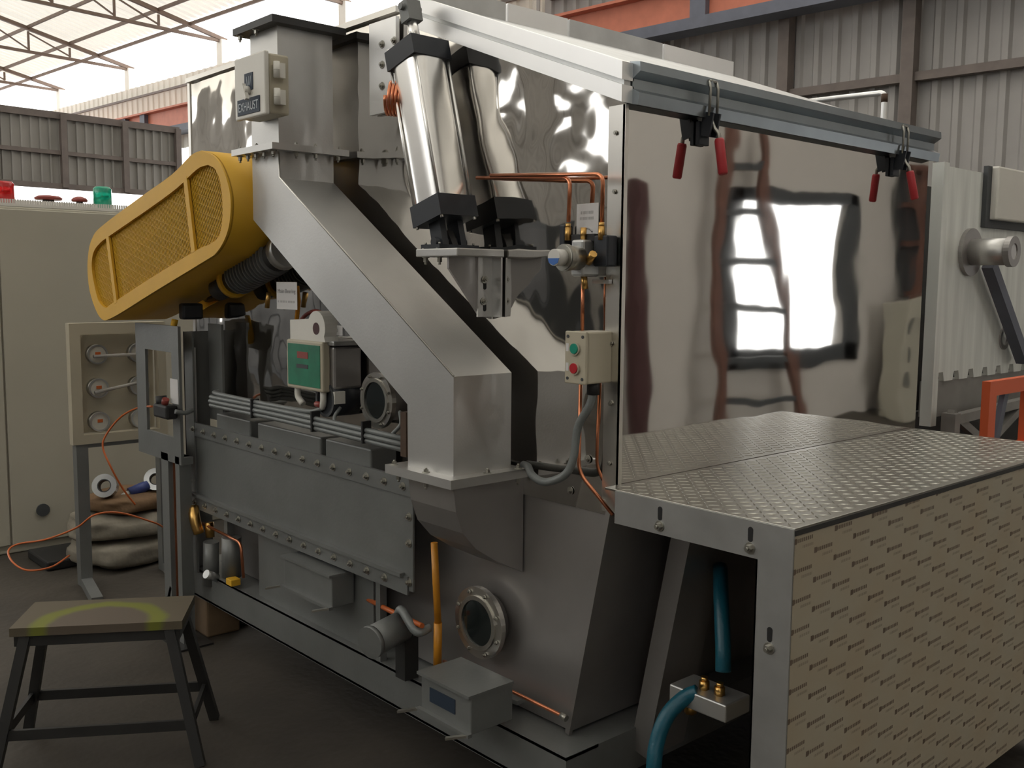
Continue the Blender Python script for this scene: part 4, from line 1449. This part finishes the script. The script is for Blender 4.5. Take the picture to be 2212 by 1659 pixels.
# film-covered front
MB().box((SX1-.003, SY0, .135), (SX1, SY1, SZ-.014)).build('front_sheet', M['film'], sb, 'beige protective film with rows of small printed marks')
MB().box((SX1-.006, SY0, SZ-.016), (SX1+.0015, SY1, SZ-.005)).build('front_edge', M['darksteel'], sb)
MB().box((SX0+.03, SY1-.004, .06), (SX1-.003, SY1, SZ-.006)).build('end_sheet', M['brushed'], sb)
for (x, y) in ((.50, 0.0), (.50, 1.48), (.06, 1.48)):
    MB().box((x-.02, y-.02, 0), (x+.02, y+.02, .14)).build('leg', M['darksteel'], sb)
# inside of the box
MB().bar((.08, .25, .92), (-.06, .25, .22), .06, .16, (0, 1, 0)).build('inner_chute', M['lowersteel'], sb)
MB().box((.02, 1.0, .10), (.51, 1.01, .97)).build('inner_back', M['darksteel'], sb)

mf = thing('hose_manifold', 'steel manifold block with brass fittings inside the open box', 'manifold', (.40, .12, .55))
q0, q1 = at(1462, 1470, Y=.12), at(1585, 1500, Y=.12)
MB().bbox((q0.x, .09, q0.z-.045), (q1.x, .19, q0.z), .004).build('block', M['brushed'], mf)
for x in (.45, .72):
    xx = q0.x+(q1.x-q0.x)*x
    MB().cyl((xx, .13, q0.z), (xx, .13, q0.z+.022), .013, 6).cyl((xx, .13, q0.z+.02), (xx, .13, q0.z+.032), .009, 10).build('brass_fitting', M['brass'], mf)
MB().cyl((q0.x+.045, .12, q0.z-.07), (q0.x+.045, .12, q0.z-.045), .016, 6).build('brass_union', M['brass'], mf)
path = catmull([at(1508, 1495, Y=.11), at(1478, 1508, Y=.09), at(1442, 1545, Y=.05), at(1420, 1600, Y=.02), at(1412, 1665, Y=0), at(1410, 1800, Y=0)], 8)
solo(MB().tube(path, .0195, 16), 'water_hose', M['teal'], 'thick teal hose bending down out of the open box from the manifold', 'hose')
path = catmull([at(1562, 1450, Y=.16), at(1562, 1400, Y=.17), at(1558, 1300, Y=.22), at(1556, 1225, Y=.3)], 8)
solo(MB().tube(path, .0195, 16), 'water_hose', M['teal'], 'teal hose rising behind the manifold inside the open box', 'hose')
path = catmull([at(1075, 1608, Z=.09), at(1120, 1640, Z=.09), at(1180, 1700, Z=.08), at(1260, 1790, Z=.05)], 6)
solo(MB().tube(path, .03, 16), 'water_hose', M['teal'], 'teal hose coming out from under the base channel at the bottom of the picture', 'hose')


# ------------------------------------------------------------------ toggle clamps on the front channel
def toggle_clamp(y, lean, label):
    t = thing('toggle_clamp', label, 'clamp', (.05, y, 1.85))
    g = MB()
    for dy in (-.016, .016):
        g.tube([(.040, y+dy, 1.925), (.042, y+dy, 1.995), (.036, y+dy, 2.012)], .0038, 8)
    g.tube([(.036, y-.016, 2.012), (.030, y, 2.016), (.036, y+.016, 2.012)], .0045, 8)
    g.build('latch_hook', M['bolt'], t, 'bright U-shaped latch hook')
    MB().bbox((.002, y-.022, 1.855), (.014, y+.022, 1.915), .002).build('base_bracket', M['black'], t)
    g = MB()
    for dy in (-.014, .014):
        g.obox((.032, y+dy, 1.905), (1, 0, -.2), (0, 1, 0), (.2, 0, 1), .016, .003, .030)
    g.build('side_link', M['black'], t)
    h0, h1 = Vector((.058, y+.004, 1.868)), Vector((.074, y+.004+lean, 1.777))
    MB().tube([(.030, y, 1.928), (.044, y+.002, 1.895), h0+(h0-h1)*.15, h0.lerp(h1, .3)], .0055, 8).build('lever', M['bolt'], t)
    MB().tube([h0, h0.lerp(h1, .06), h0.lerp(h1, .95), h1], [.0105, .0128, .0128, .010], 12).build('grip', M['red'], t, 'red vinyl grip')


toggle_clamp(.288, 0, 'toggle clamp with a red grip on the front channel, nearer the camera')
toggle_clamp(1.312, .012, 'toggle clamp with a red grip at the far right end of the front channel')

# bent pipe rail behind the lid
p0, p1, p2 = at(1782, 215, Y=1.75), at(1911, 200, Y=1.75), at(1914, 262, Y=1.75)
rl = thing('pipe_rail', 'thin bent pipe rail standing behind the lid on the right', 'rail', p2)
MB().tube(fillet([p0+(p0-p1)*1.2, p1, p2+Vector((0, 0, -p2.z))], .02), .0105, 10).build('pipe', M['lidsteel'], rl)
MB().cyl(p1+Vector((0, 0, -.035)), p1+Vector((0, 0, -.005)), .0125, 10).build('rust_collar', M['rust'], rl)

# ------------------------------------------------------------------ second machine at the right edge
sm2 = thing('second_machine', 'aged pale sheet-metal machine with a pipe stub at the right edge of the picture', 'machine', (-.3, 2.9, 0))
QX = -.30
ya, yb = at(2018, 800, X=QX).y, 4.6
g = MB()
prof = [(ya-.02, 1.08)]
y = ya+.03
while y < yb-.2:
    prof += [(y, 1.085), (y+.012, 1.125), (y+.055, 1.125), (y+.067, 1.085)]
    y += .15
prof += [(yb, 1.085), (yb, 2.0), (ya-.05, 2.0)]
g.prism(prof, 'x', QX-.02, QX)
g.build('side_sheet', M['rightpanel'], sm2, 'aged aluminium sheet with a notched lower edge')
MB().box((QX-.5, ya-.03, .0), (QX-.45, yb, 2.0)).build('back_sheet', M['darksteel'], sm2)
MB().box((QX-.06, ya, .93), (QX-.01, yb, 1.085)).build('sill', M['latticegrey'], sm2)
q = at(2092, 545, X=QX)
MB().ring((QX, q.y, q.z), (1, 0, 0), .105, .05, .018, 28).build('flange', M['lowersteel'], sm2)
MB().cyl((QX, q.y, q.z), (QX+.19, q.y, q.z), .058, 24).build('pipe_stub', M['brushed'], sm2)
MB().ring((QX+.17, q.y, q.z), (1, 0, 0), .066, .035, .025, 28).build('pipe_rim', M['lowersteel'], sm2)
MB().bar((QX+.05, q.y+.10, q.z-.05), (QX+.05, q.y+.55, q.z-.50), .05, .05, (1, 0, 0)).build('brace', M['craneblue'], sm2)
q = at(2168, 730, X=QX)
MB().ring((QX, q.y, q.z), (1, 0, 0), .055, .035, .008, 24).build('inspection_ring', M['lowersteel'], sm2)
q = at(2155, 350, X=QX+.04)
MB().bbox((QX, q.y, 1.795), (QX+.05, q.y+1.0, 2.03), .008).build('white_box', M['white_enamel'], sm2, 'white box on the upper right of the sheet')
MB().box((QX, q.y-.045, 1.76), (QX+.02, q.y, 2.03)).box((QX, q.y, 1.76), (QX+.02, q.y+1.0, 1.795)).build('dark_frame', M['darkgrey'], sm2)
MB().box((QX-.03, ya-.05, .9), (QX+.02, ya, 2.01)).build('end_strip', M['rightpanel'], sm2)

lt = thing('lattice_base', 'grey angle-iron lattice base under the second machine', 'frame', (-.2, 2.9, 0))
LX = -.22
pa, pb_, pc = at(2020, 848, X=LX), at(2140, 812, X=LX), at(2140, 900, X=LX)
MB().bar((LX, ya-.02, .93), (LX, yb, .99), .04, .04).build('rail', M['latticegrey'], lt)
MB().bar((LX, ya, .96), (LX, ya+.75, .62), .035, .03, (1, 0, 0)).build('brace', M['latticegrey'], lt)
MB().bar((LX, ya+.36, .78), (LX, ya+.75, .93), .035, .03, (1, 0, 0)).build('brace', M['latticegrey'], lt)
for y in (ya-.02, ya+.85, yb-.1):
    MB().box((LX-.03, y, 0), (LX+.03, y+.05, .96)).build('leg', M['latticegrey'], lt)
MB().box((LX-.25, ya, .05), (LX-.22, yb, .93)).build('back_panel', M['darksteel'], lt)

og = thing('orange_stand', 'bright orange steel stand at the right edge beyond the tread plate', 'stand', (.1, 2.6, 0))
OX = .12
o0, o1 = at(2140, 825, X=OX), at(2212, 950, X=OX)
yo, zo = o0.y, o0.z
MB().box((OX-.03, yo, 0), (OX, yo+.062, zo)).build('post', M['orange'], og)
MB().box((OX-.03, yo+.062, zo-.055), (OX, yo+.42, zo)).build('top_rail', M['orange'], og)
MB().box((OX-.03, yo+.062, zo-.36), (OX, yo+.42, zo-.255)).build('lower_rail', M['orange'], og)
MB().bar((OX-.02, yo+.10, zo-.28), (OX-.02, yo+.19, zo-.03), .035, .02, (1, 0, 0)).build('dark_brace', M['craneblue'], og)
MB().box((OX-.03, yo+.36, 0), (OX, yo+.42, zo-.055)).build('post', M['orange'], og)

# ------------------------------------------------------------------ crane runway beam
cb = thing('crane_beam', 'orange-red overhead crane runway beam along the back wall', 'beam', hall(-8, 9.6, 5.1))
MB().box((-33, 9.55, 4.99), (6, 9.60, 5.40), HC).build('web', M['craneorange'], cb)
MB().box((-33, 9.40, 5.40), (6, 9.75, 5.44), HC).build('top_flange', M['craneorange'], cb)
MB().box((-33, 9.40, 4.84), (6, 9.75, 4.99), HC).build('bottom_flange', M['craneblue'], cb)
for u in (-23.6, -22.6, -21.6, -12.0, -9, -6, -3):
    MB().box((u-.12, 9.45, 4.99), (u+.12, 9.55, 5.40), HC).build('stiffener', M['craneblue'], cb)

# ------------------------------------------------------------------ things on the operator's side, seen reflected in the front panel
ld = thing('step_ladder', 'red-oxide ladder leaning before the window, reflected in the front panel', 'ladder', (3.75, 6.4, 0))
LXa = 3.80
MB().bar((LXa-.1, 5.52, 0), (LXa, 5.62, 2.9), .07, .12, (0, 1, 0)).build('stile', M['ladder'], ld)
MB().bar((LXa-.1, 6.85, 0), (LXa, 6.15, 2.95), .07, .12, (0, 1, 0)).build('stile', M['ladder'], ld)
for z in (.42, .85, 1.28, 1.71, 2.14, 2.57):
    ry = 6.85-(6.85-6.15)*z/2.95
    MB().bar((LXa-.1+.1*z/2.9, 5.54, z), (LXa-.1+.1*z/2.9, ry, z), .05, .06).build('rung', M['darkgrey'], ld)
solo(MB().bbox((3.78, 4.42, 0), (3.9, 4.55, 2.32), .02), 'red_post', M['darkred'], 'dark red steel post reflected near the left edge of the front panel', 'post')
hc = thing('perforated_cabinet', 'beige cabinet with dark oval holes, reflected at the right end of the front panel', 'cabinet', (3.7, 9.2, 0))
MB().bbox((3.45, 8.55, 0), (3.70, 9.95, 1.36), .01).build('body', M['cabinet'], hc)
g = None
for (y, r1, r2) in ((8.68, .035, .09), (9.72, .10, .11)):
    for z in (1.05, .75, .45):
        MB().prism([(y+r1*math.cos(2*math.pi*k/18), z+r2*math.sin(2*math.pi*k/18)) for k in range(18)], 'x', 3.440, 3.452).build('hole', M['darkgrey'], hc)
rk = thing('tall_rack', 'tall brown-framed rack with grey shelves, reflected at the far right of the front panel', 'rack', (3.8, 9.6, 0))
for y in (9.15, 9.98):
    MB().box((3.72, y, 0), (3.80, y+.09, 2.85)).build('upright', M['ladder'], rk)
for z in (1.40, 1.95, 2.35, 2.80):
    MB().box((3.72, 9.24, z), (3.95, 9.98, z+.06)).build('shelf', M['ladder'], rk)
MB().box((3.93, 9.2, 1.4), (3.95, 10.0, 2.8)).build('back', M['darkgrey'], rk)
